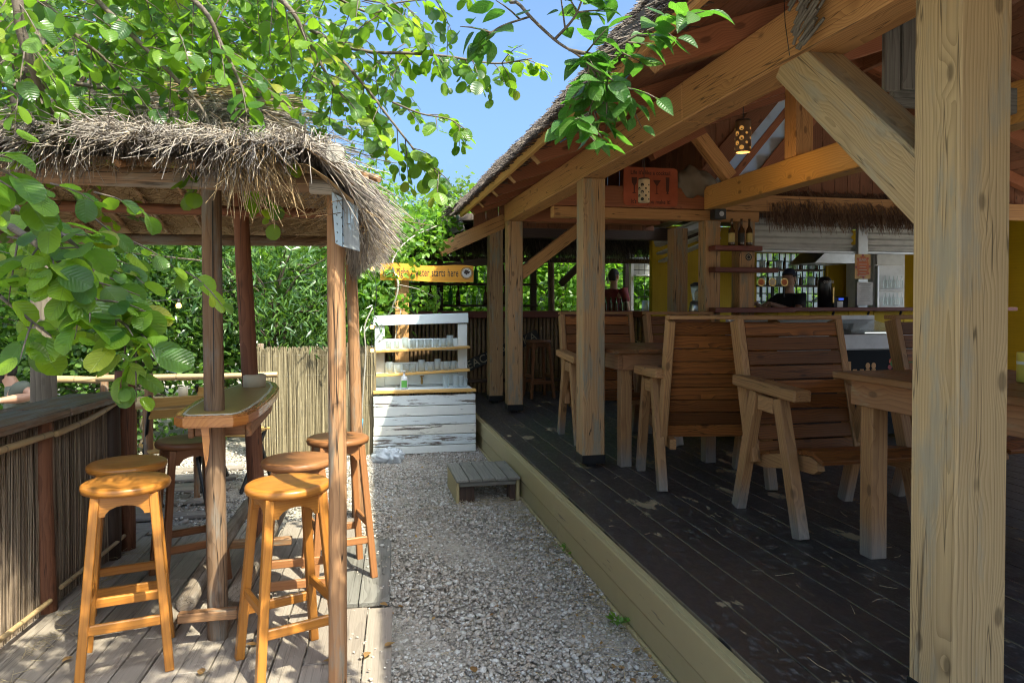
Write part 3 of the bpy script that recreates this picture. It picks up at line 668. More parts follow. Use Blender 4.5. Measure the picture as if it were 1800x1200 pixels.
# wooden back wall closing the pavilion's far side
bw = thing('plank_wall', 'low brown plank wall along the far side of the pavilion', 'wall', (7.3, 2, DZ))
for i in range(13):
    z = DZ+i*.175; i < 5 and box('plank', 7.3, 7.325, -5, 6.6, z+.002, z+.173, 'roof_board', bw)

# gable boards: dark upright boarding under the roof ends, open where the roof lights sit
def gable(y, x0, x1, zlow, gap=None):
    x = x0
    while x < x1:
        xm = x+.075; zt = (rz_(xm) if xm < RX else rz_(RX)-ROOF_K*(xm-RX))+.11
        if gap and gap[0] < xm < gap[1]:
            zc = gap[2]+(xm-gap[0])*gap[3]
            if zc-.2 > zlow: box('gable_board', x, x+.146, y, y+.018, zlow, zc-.2, 'roof_board', pav, axis=2)
            if zt > zc+.16: box('gable_board', x, x+.146, y, y+.018, zc+.16, zt, 'roof_board', pav, axis=2)
        else: box('gable_board', x, x+.146, y, y+.018, zlow, zt, 'roof_board', pav, axis=2)
        x += .15
g0 = ony(1290, 306, 6.66); g1 = ony(1400, 170, 6.66)
gable(6.64, 3.35, 7.2, PT+.17, (g0.x-.12, g1.x+.05, g0.z-.1, (g1.z-g0.z)/(g1.x-g0.x)))
gable(8.30, 1.30, 3.5, PT-.02)

for i in range(11): box('gable_board', 3.44, 3.458, 6.66+i*.15, 6.66+i*.15+.147, PT+.02, rz_(3.44)+.11, 'roof_board', pav, axis=2)
gd = (g1-g0).normalized(); gn = Vector((-gd.z, 0, gd.x))
for off, wd, mt in ((-.245, .16, 'rafter_red'), (.0, .07, 'rafter_red'), (.215, .18, 'roof_board')):
    a = g0+gn*off-gd*.35; b_ = g1+gn*off+gd*.3; beam('gable_trim', (a.x, 6.615+abs(off)*.02, a.z), (b_.x, 6.615+abs(off)*.02, b_.z), .02, wd, mt, pav)
# ================================================================ THATCHED HUT (left)
hut = thing('thatched_hut', 'small thatched shelter on round log posts over the surfboard table', 'hut', (-.6, 3.8, TZ))
P1c = Vector((-.087, 2.75)); P4c = Vector((-.046, 5.1)); P2c = onz(381, 1120, TZ).xy; P3c = Vector((-.605, 4.27))
BZ = 1.915
log('post', (P1c.x-.004, P1c.y, TZ-.02), (P1c.x+.002, P1c.y, BZ+.02), .036, .034, 'pale_log', hut, seed=1, rings=10, wob=.05)
log('post', (P4c.x+.03, P4c.y, -.02), (P4c.x-.02, P4c.y, BZ+.02), .042, .038, 'pale_log', hut, seed=2, rings=9)
log('post', (P2c.x, P2c.y, TZ-.02), (P2c.x-.005, P2c.y, 2.05), .042, .040, 'old_log', hut, seed=3, rings=10)
p3t = ony(424, 352, 4.27)
log('post', (P3c.x+.035, P3c.y, TZ-.02), (p3t.x, P3c.y, 2.12), .045, .041, 'red_log', hut, seed=4, rings=10)
log('post', (-2.25, 2.85, TZ-.02), (-2.25, 2.85, BZ+.02), .04, .04, 'old_log', hut, seed=5); log('post', (-2.42, 5.1, TZ-.02), (-2.42, 5.1, BZ+.02), .04, .04, 'old_log', hut, seed=6)
log('rail', (-2.45, 2.78, BZ+.045), (.03, 2.74, BZ+.035), .036, .034, 'old_log', hut, seed=7)
log('rail', (-2.45, 3.70, BZ+.04), (.02, 3.66, BZ+.035), .028, .026, 'red_log', hut, seed=8)
log('rail', (-2.45, 5.10, BZ+.01), (.02, 5.12, BZ+.03), .04, .036, 'old_log', hut, seed=9)
log('rail', (-.085, 2.55, BZ+.105), (-.05, 5.3, BZ+.105), .034, .032, 'grey_log', hut, seed=10); log('rail', (-2.25, 2.55, BZ+.105), (-2.2, 5.3, BZ+.105), .034, .032, 'grey_log', hut, seed=11)
log('rail', (-2.3, 3.87, 2.2), (-.55, 3.87, 2.24), .03, .03, 'old_log', hut, seed=12)
pa = ony(606, 331, 2.70); log('rail', pa+Vector((-.12, .02, .01)), pa+Vector((.055, 0, -.005)), .026, .026, 'grey_log', hut, seed=13, seg=14)
for i in range(8):
    x = -2.2+i*.235
    log('rafter', (x, 2.62, BZ+.06), (x+.04, 3.88, 2.26), .014, .013, 'pale_log', hut, seed=20+i % 3, seg=7, rings=4); log('rafter', (x, 5.28, BZ+.06), (x+.04, 3.9, 2.26), .014, .013, 'pale_log', hut, seed=20+i % 3, seg=7, rings=4)
for i in range(6): log('rafter', (.07, 2.75+i*.45, BZ+.06), (-.56, 3.5+i*.15, 2.26), .014, .013, 'pale_log', hut, seed=20+i % 3, seg=7, rings=4)
# roof surface as a function: front and back slopes and a hipped right end
def hut_z(x, y):
    zf = BZ+.10+(y-2.55)*.205; zb = BZ+.10+(5.35-y)*.20; zr = BZ-.02+(-.02-x)*.88
    return np.minimum(np.minimum(zf, zb), zr)
gx = np.linspace(-2.6, -.02, 34); gy = np.linspace(2.54, 5.36, 34); A, B = np.meshgrid(gx, gy); Z = hut_z(A, B)
V = np.concatenate([np.stack([A.ravel(), B.ravel(), Z.ravel()+.02], 1), np.stack([A.ravel(), B.ravel(), Z.ravel()-.035], 1)]); m = 34
q = np.array([(j*m+i, j*m+i+1, (j+1)*m+i+1, (j+1)*m+i) for j in range(m-1) for i in range(m-1)]); F = np.concatenate([q, q[:, ::-1]+m*m])
obj('thatch_mat', np_mesh('thatch_mat', V, F), 'thatch_gold', hut)
# thatch courses
def hut_thatch(n, name, mat, sel, up0, up1, jit):
    P0 = []; P2 = []; out = 0
    while out < n:
        x = rng.uniform(-2.6, -.03, n*2); y = rng.uniform(2.55, 5.3, n*2); e = .01
        gxv = (hut_z(x+e, y)-hut_z(x-e, y))/(2*e); gyv = (hut_z(x, y+e)-hut_z(x, y-e))/(2*e)
        d = -np.stack([gxv, gyv, gxv**2+gyv**2], 1); d /= np.linalg.norm(d, axis=1)[:, None]+1e-9
        keep = sel(x, y, d); x, y, d = x[keep], y[keep], d[keep]; k = len(x)
        d = d+rng.normal(0, jit, (k, 3)); d /= np.linalg.norm(d, axis=1)[:, None]
        p = np.stack([x, y, hut_z(x, y)+rng.uniform(up0, up1, k)], 1); l = rng.uniform(.10, .30, k)[:, None]
        P0.append(p); P2.append(p+d*l); out += k
    P0 = np.concatenate(P0)[:n]; P2 = np.concatenate(P2)[:n]; dist = np.linalg.norm(P2-P0, axis=1)
    mid = (P0+P2)/2+rng.normal(0, .012, P0.shape); P2[:, 2] -= .10*dist**1.0*.6
    return strands(name, P0, mid, P2, rng.uniform(.0012, .0025, len(P0)), mat, hut)
hut_thatch(20000, 'thatch', 'thatch_grey', lambda x, y, d: d[:, 1] < .3, .01, .07, .15)
hut_thatch(4500, 'thatch', 'thatch_grey', lambda x, y, d: d[:, 0] > .5, .0, .05, .16)
# eave fringe, front: stalks hanging past the beam
n_ = 5200; x = rng.uniform(-2.6, -.10, n_); P0 = np.stack([x, 2.66+rng.uniform(-.05, .10, n_), BZ+.14+rng.uniform(-.02, .06, n_)], 1)
l = rng.uniform(.08, .19, n_)*(1+.35*np.sin(x*11))*.9; d = np.stack([rng.normal(0, .22, n_), -rng.uniform(.35, .9, n_), -rng.uniform(.35, 1.0, n_)], 1); d /= np.linalg.norm(d, axis=1)[:, None]
P2 = P0+d*l[:, None]; strands('thatch', P0, (P0+P2)/2+rng.normal(0, .008, (n_, 3))+[0, -.01, .012], P2, .0017, 'thatch_grey', hut)
# long loose tuft by the near post and the thick skirt on the hipped end
n_ = 170; x = rng.normal(-.36, .045, n_); P0 = np.stack([x, 2.60+rng.normal(0, .03, n_), BZ+.10+rng.uniform(0, .06, n_)], 1); l = rng.uniform(.08, .26, n_)
P2 = P0+np.stack([rng.normal(.03, .06, n_), rng.normal(-.03, .03, n_), -l], 1); strands('thatch', P0, (P0+P2)/2+rng.normal(0, .012, (n_, 3)), P2, .0017, 'thatch_gold', hut)
n_ = 7500; y = rng.uniform(2.98, 5.3, n_); t = rng.random(n_); P0 = np.stack([-.08+t*.05, y, BZ+.10+rng.uniform(-.05, .05, n_)], 1)
a = rng.uniform(rad(35), rad(88), n_); l = rng.uniform(.14, .36, n_); P2 = P0+np.stack([np.cos(a)*l*.40, rng.normal(-.04, .06, n_), -np.sin(a)*l*.9], 1)
mid = (P0+P2)/2; mid[:, 0] += .02+.02*rng.random(n_); mid[:, 2] += .025; strands('thatch', P0, mid, P2, .0022, 'thatch_grey', hut)
# ridge bundle, raised at its right end
n_ = 2600; t = rng.random(n_); P0 = np.stack([-2.2+t*1.55, 3.80+rng.normal(0, .10, n_), 2.27+.20*np.clip((t-.55)*2.6, 0, 1)+rng.normal(0, .035, n_)], 1)
P2 = P0+np.stack([rng.uniform(.12, .42, n_), rng.normal(0, .07, n_), rng.normal(-.015, .05, n_)], 1); strands('thatch', P0, (P0+P2)/2+rng.normal(0, .015, (n_, 3)), P2, .0028, 'thatch_gold', hut)
# ragged peak over the middle posts
n_ = 2600; P0 = np.stack([-.66+rng.normal(0, .16, n_), 3.55+rng.normal(0, .09, n_), 2.33+rng.uniform(0, .11, n_)], 1); P0[:, 2] -= np.abs(P0[:, 0]+.62)*.35
P2 = P0+np.stack([rng.normal(.02, .20, n_), -rng.uniform(.02, .34, n_), -rng.uniform(.03, .20, n_)], 1); strands('thatch', P0, (P0+P2)/2+[0, 0, .02]+rng.normal(0, .01, (n_, 3)), P2, .002, 'thatch_grey', hut)
n_ = 500; P0 = np.stack([-.80+rng.normal(0, .10, n_), 3.5+rng.normal(0, .04, n_), 2.40+rng.normal(0, .02, n_)], 1); P2 = P0+np.stack([rng.uniform(.2, .42, n_), rng.normal(0, .04, n_), rng.normal(.01, .03, n_)], 1); strands('thatch', P0, (P0+P2)/2+[0, 0, .02], P2, .0022, 'thatch_gold', hut)
# underside: stalks poking down between the rafters
n_ = 5000; x = rng.uniform(-2.5, .05, n_); y = rng.uniform(2.7, 5.2, n_); P0 = np.stack([x, y, hut_z(x, y)-.03], 1); P2 = P0+np.stack([rng.normal(0, .12, n_), rng.normal(-.05, .12, n_), -rng.uniform(.0, .10, n_)], 1)
strands('thatch', P0, (P0+P2)/2, P2, .002, 'thatch_gold', hut)
beam('crack', (P2c.x+.006, P2c.y-.0405, .05), (P2c.x+.002, P2c.y-.0395, 1.95), .004, .003, 'black_paint', bpy.data.objects['thatched_hut'], up=(0, 1, 0), b=.0005)
# painted board hung on the near post
wb = thing('painted_board', 'flaking white and blue painted board tied to the hut post top', 'board', (-.03, 2.68, 1.9))
pl = [ony(585, 338, 2.70), ony(603, 348, 2.68), ony(604, 434, 2.68), ony(592, 428, 2.70)]; pr = [ony(605, 350, 2.675), ony(630, 362, 2.66), ony(633, 442, 2.66), ony(605, 434, 2.675)]
for pp in (pl, pr):
    ctr = sum(pp, Vector())/4; nn = (pp[1]-pp[0]).cross(pp[3]-pp[0]).normalized()*.009
    bm = bmesh.new(); f_ = [bm.verts.new(p) for p in pp]; b2 = [bm.verts.new(p-nn) for p in pp]; bm.faces.new(f_); bm.faces.new(b2[::-1])
    for i in range(4): bm.faces.new((f_[i], b2[i], b2[(i+1) % 4], f_[(i+1) % 4]))
    bmesh.ops.recalc_face_normals(bm, faces=bm.faces); me = bpy.data.meshes.new('plank'); bm.to_mesh(me); bm.free()
    me.transform(Matrix.Translation(-ctr)); R_ = Matrix.Rotation(rad(90), 4, 'Y'); me.transform(R_.inverted()); obj('plank', me, 'blue_paint', wb, Matrix.Translation(ctr) @ R_)
# faded hand lettering on it, five broken lines of brush marks
for r_ in range(5):
    for k_ in range(4):
        c_ = ony(591+k_*10+r_*.4, 362+r_*15+k_*3.4, 2.667-.004*k_/3); a_ = random.uniform(.4, 1)
        beam('brush_mark', c_, c_+Vector((.004*random.uniform(-1, 1), 0, -.013*a_)), .003, .0035, 'dark_print', wb, up=(0, 1, 0), b=.0005)
# ================================================================ SURFBOARD TABLE
tb = thing('surfboard_table', 'varnished surfboard used as a high bar table around two hut posts', 'table', (-.62, 3.8, TZ))
SZ = 1.035; prof = [(-.0, 3.19), (.10, 3.195), (.15, 3.26), (.168, 3.42), (.175, 3.7), (.17, 4.0), (.15, 4.28), (.105, 4.50), (.05, 4.62), (0, 4.66)]
cx = -.625; tilt = .02
out = [(cx+x+(y-3.2)*tilt, y) for x, y in prof]+[(cx-x+(y-3.2)*tilt, y) for x, y in prof[-2:0:-1]]
def plate(name, pts, z0, z1, mat, parent, bev=0.0):
    bm = bmesh.new(); n = len(pts); lo = [bm.verts.new((x, y, z0)) for x, y in pts]; hi = [bm.verts.new((x, y, z1)) for x, y in pts]
    bm.faces.new(hi); bm.faces.new(lo[::-1])
    for i in range(n): bm.faces.new((lo[i], lo[(i+1) % n], hi[(i+1) % n], hi[i]))
    bmesh.ops.recalc_face_normals(bm, faces=bm.faces)
    if bev: bmesh.ops.bevel(bm, geom=[e for e in bm.edges if abs(e.verts[0].co.z-e.verts[1].co.z) < 1e-6], offset=bev, segments=2, affect='EDGES')
    me = bpy.data.meshes.new(name); bm.to_mesh(me); bm.free(); c = Vector((cx, 3.9, (z0+z1)/2)); R_ = Matrix.Rotation(rad(90), 4, 'Z'); me.transform(R_.inverted() @ Matrix.Translation(-c))
    return obj(name, me, mat, parent, Matrix.Translation(c) @ R_)
def shrink(pts, s):
    c = np.mean(pts, axis=0); res = []
    for i in range(len(pts)):
        a = np.array(pts[i-1]); b = np.array(pts[(i+1) % len(pts)]); t = b-a; t /= np.linalg.norm(t); nn = np.array([-t[1], t[0]]); p = np.array(pts[i])
        res.append(tuple(p+nn*s if np.dot(nn, c-p) > 0 else p-nn*s))
    return res
bd = plate('board', out, SZ-.05, SZ, 'surf_edge', tb, .008); plate('stripe', shrink(out, .035), SZ, SZ+.0025, 'stripe_white', bd); plate('deck_panel', shrink(out, .047), SZ+.001, SZ+.004, 'surf_top', bd)
prism('fin', [(0, 0), (.03, 0), (.034, -.06), (.028, -.13), (.018, -.175), (.010, -.12), (.004, -.05)], .018, 'surf_edge', bd, Matrix.Translation((P2c.x-.035, 3.235, SZ-.05)) @ Matrix.Rotation(rad(8), 4, 'Z'))
box('apron_board', cx-.13, cx-.105, 3.42, 4.2, SZ-.13, SZ-.052, 'table_apron', tb); box('apron_board', cx+.115, cx+.14, 3.42, 4.2, SZ-.13, SZ-.052, 'table_apron', tb)
box('apron_board', cx-.104, cx+.114, 3.43, 3.455, SZ-.125, SZ-.052, 'table_apron', tb)
lathe_obj('collar', [(.062, 0), (.062, .065), (.054, .07)], 'cream', tb, Matrix.Translation((P3c.x+.018, 4.27, SZ+.004)), 18)
log('foot_rail', onz(327, 1062, .21), onz(437, 884, .24), .042, .038, 'foot_log', tb, seed=31); log('foot_rail', onz(418, 1044, .21), onz(506, 872, .23), .042, .038, 'foot_log', tb, seed=32)
beam('cross_bar', (P2c.x-.14, P2c.y-.075, .165), (P2c.x+.10, P2c.y-.075, .165), .05, .04, 'pale_log', tb); beam('cross_bar', (-.75, 4.19, .175), (-.38, 4.19, .175), .05, .04, 'pale_log', tb)
# ================================================================ STOOLS
def make_stool(mat, label, group):
    t = thing('bar_stool', label, 'stool', group=group); H = .75; R = .168
    lathe_obj('seat', [(R-.020, H-.036), (R-.004, H-.033), (R, H-.020), (R-.002, H-.008), (R-.012, H-.001), (R*.8, H-.002), (R*.5, H-.008), (.002, H-.010)], mat, t, seg=40)
    a0, a1 = .103, .158
    for sx in (-1, 1):
        for sy in (-1, 1): beam('leg', (sx*a1, sy*a1, 0), (sx*a0, sy*a0, H-.037), .034, .036, mat, t, up=(0, 1, 0) if True else 0, b=.003)
    def at(z): return a1+(a0-a1)*z/(H-.037)
    z1 = H-.038; z0 = H-.115; hw = at(.68)-.016
    arch = [(-hw, z1), (hw, z1), (hw+.004, z0), (hw-.02, z0)]+[((hw-.02)*math.cos(a), z0+.040*math.sin(a)) for a in np.linspace(.25, math.pi-.25, 7)]+[(-hw+.02, z0), (-hw-.004, z0)]
    for k in range(4): prism('apron', arch, .02, mat, t, Matrix.Rotation(k*math.pi/2, 4, 'Z') @ Matrix.Translation((0, -at(.68)-.002, 0)))
    for k in range(4):
        z = .205 if k % 2 == 0 else .285; e = at(z); M_ = Matrix.Rotation(k*math.pi/2, 4, 'Z'); beam('stretcher', M_ @ Vector((-e+.012, -e, z)), M_ @ Vector((e-.012, -e, z)), .02, .04, mat, t)
    return t
gS = 'stools around the surfboard table'
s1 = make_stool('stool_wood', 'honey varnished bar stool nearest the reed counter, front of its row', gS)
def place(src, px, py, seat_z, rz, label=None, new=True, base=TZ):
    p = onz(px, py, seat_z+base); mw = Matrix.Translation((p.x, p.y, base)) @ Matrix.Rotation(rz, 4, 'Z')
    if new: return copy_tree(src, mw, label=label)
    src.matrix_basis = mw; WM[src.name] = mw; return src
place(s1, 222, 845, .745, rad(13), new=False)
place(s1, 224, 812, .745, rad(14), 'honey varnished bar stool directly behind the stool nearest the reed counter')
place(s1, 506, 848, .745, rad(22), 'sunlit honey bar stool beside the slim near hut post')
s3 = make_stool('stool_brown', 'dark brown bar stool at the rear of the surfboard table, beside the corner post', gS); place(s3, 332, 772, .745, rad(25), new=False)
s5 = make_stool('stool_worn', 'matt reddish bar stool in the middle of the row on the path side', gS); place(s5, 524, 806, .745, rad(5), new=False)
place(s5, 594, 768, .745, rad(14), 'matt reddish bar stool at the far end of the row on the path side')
s7 = copy_tree(s3, Matrix.Translation((2.28, 9.1, DZ)) @ Matrix.Rotation(rad(8), 4, 'Z'), label='brown bar stool standing against the bamboo bar front'); s7['group'] = 'stools at the bamboo bar'
# ================================================================ REED COUNTER (left)
rc = thing('reed_counter', 'waist-high reed screen with weathered plank counter on log posts', 'counter', (-1.42, 4, TZ))
def fx(y): return -1.47+(y-3.81)*.09
log('post', (fx(3.81)-.02, 3.81, TZ-.02), (fx(3.81)-.02, 3.81, .955), .048, .047, 'red_log', rc, seed=41, rings=8)
log('post', (fx(4.70), 4.70, TZ-.02), (fx(4.70), 4.70, 1.10), .058, .055, 'red_log', rc, seed=42, rings=8); log('post', (fx(4.56)-.02, 4.54, TZ-.02), (fx(4.56)-.02, 4.54, .95), .05, .05, 'dark_wood', rc, seed=43)
log('post', (fx(2.6)-.02, 2.7, TZ-.02), (fx(2.6)-.02, 2.7, .955), .048, .047, 'red_log', rc, seed=41)
tops = ((2.2, 3.93), (3.94, 4.66))
for j, (a, b_) in enumerate(tops):
    z = .975-.006*j
    beam('counter_board', (fx(a)-.03, a, z), (fx(b_)-.03, b_, z-.005), .17, .042, 'counter_board', rc, b=.006); beam('counter_board', (fx(a)-.205, a, z-.004), (fx(b_)-.205, b_, z-.012), .165, .04, 'counter_board', rc, b=.006)
V, F = tube_arrays([smooth_path([(fx(2.3)+.02, 2.3, .91), (fx(3.3)+.02, 3.3, .895), (fx(3.76)+.03, 3.76, .885)], 5), smooth_path([(fx(3.86)+.02, 3.86, .878), (fx(4.1)+.03, 4.1, .895), (fx(4.35)+.02, 4.35, .935), (fx(4.52)+.02, 4.52, .94)], 5)], [.016, .015], 8)
h = len(V)//2
log('bamboo_rail', (fx(2.3)+.025, 2.3, .905), (fx(3.78)+.03, 3.78, .885), .016, .015, 'bamboo_pale', rc, seed=44, seg=9); log('bamboo_rail', (fx(3.85)+.022, 3.85, .875), (fx(4.5)+.025, 4.5, .935), .016, .014, 'bamboo_pale', rc, seed=45, bend=-.02, seg=9)
log('bottom_rail', (fx(2.3)+.035, 2.3, .115), (fx(3.75)+.035, 3.75, .10), .014, .013, 'bamboo_pale', rc, seed=46, seg=9); log('bottom_rail', (fx(3.87)+.03, 3.87, .12), (fx(4.62)+.02, 4.62, .13), .013, .012, 'bamboo_pale', rc, seed=47, seg=9)
box('backing', fx(3.4)-.12, fx(3.4)-.1, 2.2, 4.7, TZ, .93, 'dark_wood', rc)
n_ = 1500; y = rng.uniform(2.3, 4.62, n_); x = -1.47+(y-3.81)*.09-.028+rng.normal(0, .008, n_)
P0 = np.stack([x, y, np.full(n_, TZ-.01)], 1); P2 = np.stack([x+rng.normal(0, .006, n_), y+rng.normal(0, .012, n_), .93-rng.uniform(0, .02, n_)], 1)
strands('reeds', P0, (P0+P2)/2+rng.normal(0, .004, (n_, 3)), P2, rng.uniform(.003, .006, n_), 'reed_brown', rc)
# ================================================================ far reed fence
rf = thing('reed_fence', 'pale reed mat fence behind the stools, streaked with sunlight', 'fence', (-.6, 7.3, 0))
n_ = 1500; x = rng.uniform(-1.02, .14, n_); yy = 7.3+(-x-.0)*.02
P0 = np.stack([x, yy+rng.normal(0, .008, n_), np.full(n_, -.02)], 1); P2 = np.stack([x+rng.normal(0, .008, n_), yy+rng.normal(0, .01, n_), 1.07+rng.uniform(-.05, .03, n_)], 1)
strands('reeds', P0, (P0+P2)/2+rng.normal(0, .005, (n_, 3)), P2, rng.uniform(.0035, .006, n_), 'reed_pale', rf)
for z in (.2, .5, .8, 1.0): tubes('binding_wire', [[(-1.02, 7.31, z), (-.5, 7.30, z+.012), (.14, 7.285, z)]], [.0022], 'rope_grey', rf, 5)
for x in (-.95, -.1): log('post', (x, 7.36, -.02), (x, 7.36, 1.12), .03, .03, 'old_log', rf, seed=51)
box('backing', -1.02, .14, 7.375, 7.385, 0, 1.02, 'reed_pale', rf)
# ================================================================ bamboo railing and furniture of the terrace beyond
rl = thing('bamboo_railing', 'thin bamboo pole railing of the terrace beyond the reed counter', 'railing', (-2.2, 6, 0))
for px in (185, 263): b0 = ony(px, 800, 5.6 if px > 200 else 6.2); log('post', (b0.x, b0.y, 0), (b0.x, b0.y, 1.0 if px > 200 else 1.15), .032, .03, 'pale_log', rl, seed=61)
pA, pB = ony(90, 667, 6.2), ony(186, 667, 6.2); log('rail', pA, pB, .028, .026, 'bamboo_pale', rl, seed=62, seg=9)
pA, pB = ony(268, 664, 6.1), ony(372, 660, 6.1); log('rail', pA-Vector((.4, 0, 0)), pB+Vector((.5, 0, 0)), .026, .022, 'bamboo_pale', rl, seed=63, seg=9)
ft = thing('bamboo_table', 'small bamboo-topped terrace table behind the corner post', 'table', (-1.65, 6.0, 0))
cA = ony(298, 705, 6.0)
for i in range(7): log('bamboo_slat', (cA.x-.28, 5.85+i*.06, .74), (cA.x+.28, 5.85+i*.06, .74), .028, .028, 'bamboo_pale', ft, seed=70+i % 3, seg=8)
for sx in (-.22, .22):
    for sy in (5.88, 6.18): log('leg', (cA.x+sx, sy, 0), (cA.x+sx, sy, .715), .022, .022, 'pale_log', ft, seed=75, seg=8)
lathe_obj('candle_pot', [(.03, 0), (.034, .002), (.036, .09), (.03, .092)], 'cream', None, Matrix.Translation((cA.x+.10, 6.0, .77)), 16); tag(bpy.data.objects['candle_pot'], 'small cream pot on the bamboo terrace table', 'pot')
def folding_chair(x, y, rz, label):
    t = thing('folding_chair', label, 'chair', (x, y, 0), rz, 'folding chairs on the far terrace'); M_ = WM[t.name]
    T = lambda a, b, c: M_ @ Vector((a, b, c))
    for s in (-1, 1):
        beam('frame', T(s*.2, -.22, 0), T(s*.2, .25, .86), .02, .035, 'black_metal', t); beam('frame', T(s*.175, .25, 0), T(s*.175, -.18, .46), .02, .035, 'black_metal', t)
    for i in range(5): beam('seat_slat', T(-.2, -.17+i*.085, .45), T(.2, -.17+i*.085, .45), .07, .018, 'yellow_edge', t)
    for i in range(2): beam('back_slat', T(-.2, .185+i*.045, .72+i*.09), T(.2, .185+i*.045, .72+i*.09), .016, .065, 'yellow_edge', t)
    return t
c = onz(352, 840, 0); folding_chair(ony(305, 762, 5.75).x, 5.75, rad(205), 'folding slatted chair standing behind the dark brown stool')
folding_chair(ony(415, 760, 6.3).x, 6.3, rad(160), 'folding slatted chair half hidden behind the surfboard table')
# ================================================================ WHITE PALLET WATER STAND
ws = thing('pallet_stand', 'white painted pallet stand with shelves of glasses beside the deck', 'stand', (.64, 7.3, 0))
FY = 7.22
bl0, br0 = ony(657, 800, FY).x, ony(837, 795, FY).x; ztop = ony(745, 690, FY).z
zs = [ony(745, v, FY).z for v in (797, 783, 764, 747, 731, 713, 694)]
for i in range(6):
    box('plank', bl0+random.uniform(-.006, .006), br0+random.uniform(-.006, .006), FY, FY+.022, zs[i]+.004, zs[i+1]-.003, 'white_paint', ws)
box('side_panel', bl0+.003, bl0+.025, FY+.024, FY+.50, 0, ztop-.03, 'white_paint', ws, axis=1); box('side_panel', br0-.025, br0-.003, FY+.024, FY+.50, 0, ztop-.03, 'white_paint', ws, axis=1)
box('counter_top', bl0-.005, br0+.0, FY-.012, FY+.08, ztop-.002, ztop+.026, 'yellow_edge', ws); box('counter_top', bl0-.005, br0-.02, FY+.082, FY+.45, ztop-.004, ztop+.022, 'pale_paint', ws)
BY = FY+.40; ul, ur = ony(658, 600, BY).x, ony(822, 600, BY).x; ut = ony(740, 553, BY).z
def zb(v): return ony(740, v, BY).z
box('upright', ul+.004, ul+.105, BY, BY+.022, ztop+.024, ut-.10, 'pale_paint', ws); box('upright', ur-.105, ur-.004, BY, BY+.022, ztop+.024, ut-.10, 'pale_paint', ws)
beam('top_board', (ul-.012, BY-.012, ut-.062), (ur+.005, BY-.012, ut-.035), .022, .105, 'pale_paint', ws)
beam('shelf', (ul-.012, BY-.075, zb(616)), (ur+.008, BY-.075, zb(610)), .14, .024, 'yellow_edge', ws); beam('shelf', (ul-.006, BY-.075, zb(657)), (ur+.004, BY-.075, zb(650)), .14, .024, 'yellow_edge', ws)
for va, vb in ((595, 613), (636, 653)): box('shelf_back', ul+.107, ur-.107, BY+.004, BY+.02, zb(vb)-.02, zb(va), 'pale_paint', ws)
box('lower_panel', ul+.107, ur-.107, BY+.004, BY+.02, zb(676)+.002, zb(657), 'pale_paint', ws); box('lower_panel', ul+.107, ur-.107, BY+.004, BY+.02, ztop+.026, zb(676)-.002, 'pale_paint', ws)
# brass tap
tp = thing('brass_tap', 'small brass water tap on the pallet stand back panel', 'tap', (0, 0, 0)); tx = ony(741, 665, BY-.02)
lathe_obj('spout', [(.010, -.05), (.013, -.02), (.010, 0), (.012, .02)], 'brass', tp, Matrix.Translation(tx+Vector((0, -.035, -.005))), 14)
beam('stem', tx+Vector((0, .03, .01)), tx+Vector((0, -.045, .01)), .018, .018, 'brass', tp); lathe_obj('handle', [(.003, 0), (.022, .003), (.022, .010), (.003, .014)], 'brass', tp, Matrix.Translation(tx+Vector((0, -.03, .022))), 14)
# glasses: straight tumblers, some stacked upside-down on others
def glass_mesh(r0, r1, h, t=.003):
    V, F = lathe([(r0*.6, 0), (r0, .0), (r1, h), (r1-t, h), (r0-t, .008), (r0*.4, .008)], 16); me = py_mesh('drinking_glass', V, F)
    for p in me.polygons: p.use_smooth = len(p.vertices) == 4
    return me
GM = glass_mesh(.030, .036, .088); GJ = glass_mesh(.036, .034, .12); GT = glass_mesh(.026, .036, .12)
NTH = 'first second third fourth fifth sixth seventh eighth ninth tenth eleventh twelfth thirteenth fourteenth fifteenth'.split()
def glass(me, loc, label, group): o = obj('drinking_glass', me, 'glass', None, Matrix.Translation(loc)); return tag(o, label, 'glass', group)
xs1 = [ony(v, 600, BY-.08).x for v in (683, 697, 726, 740, 753, 767, 780)]; xs2 = [ony(v, 640, BY-.08).x for v in (699, 714, 726, 757, 785, 797)]
def shz(x, a, b): t = (x-ul)/(ur-ul); return zb(a)+(zb(b)-zb(a))*t+.013
for i, x in enumerate(xs1): glass(GM, (x, BY-.075, shz(x, 616, 610)), '%s clear tumbler from the vine side on the upper pallet stand shelf' % NTH[i], 'tumblers on the upper shelf')
for i, x in enumerate(xs2): glass(GM, (x, BY-.075, shz(x, 657, 650)), '%s clear tumbler from the vine side on the lower pallet stand shelf' % NTH[i], 'tumblers on the lower shelf')
for v in (712, 791): x = ony(v, 600, BY-.08).x; glass(GJ, (x, BY-.075, shz(x, 616, 610)), 'tall clear jar on the upper pallet shelf, %s end' % ('pale-sign post' if v < 750 else 'deck'), 'jars on the pallet stand')
for v, s in ((684, 'at the outer end'), (741, 'above the tap'), (769, 'between two tumblers')): x = ony(v, 640, BY-.08).x; glass(GJ, (x, BY-.075, shz(x, 657, 650)), 'tall clear jar on the lower pallet shelf, '+s, 'jars on the pallet stand')
for v, m_, s in ((784, GT, 'nearest the tap'), (802, GJ, 'in the middle'), (810, GT, 'second from the deck end'), (817, GM, 'at the deck end')): x = ony(v, 680, FY+.2).x; glass(m_, (x, FY+.2+.03*(v % 2), ztop+.024), 'clear glass on the stand counter, '+s, 'glasses on the stand counter')
sb = thing('soap_bottle', 'white pump bottle with green label on the stand counter', 'bottle', (ony(710, 690, FY+.2).x, FY+.16, ztop+.024)); Mb = WM[sb.name]
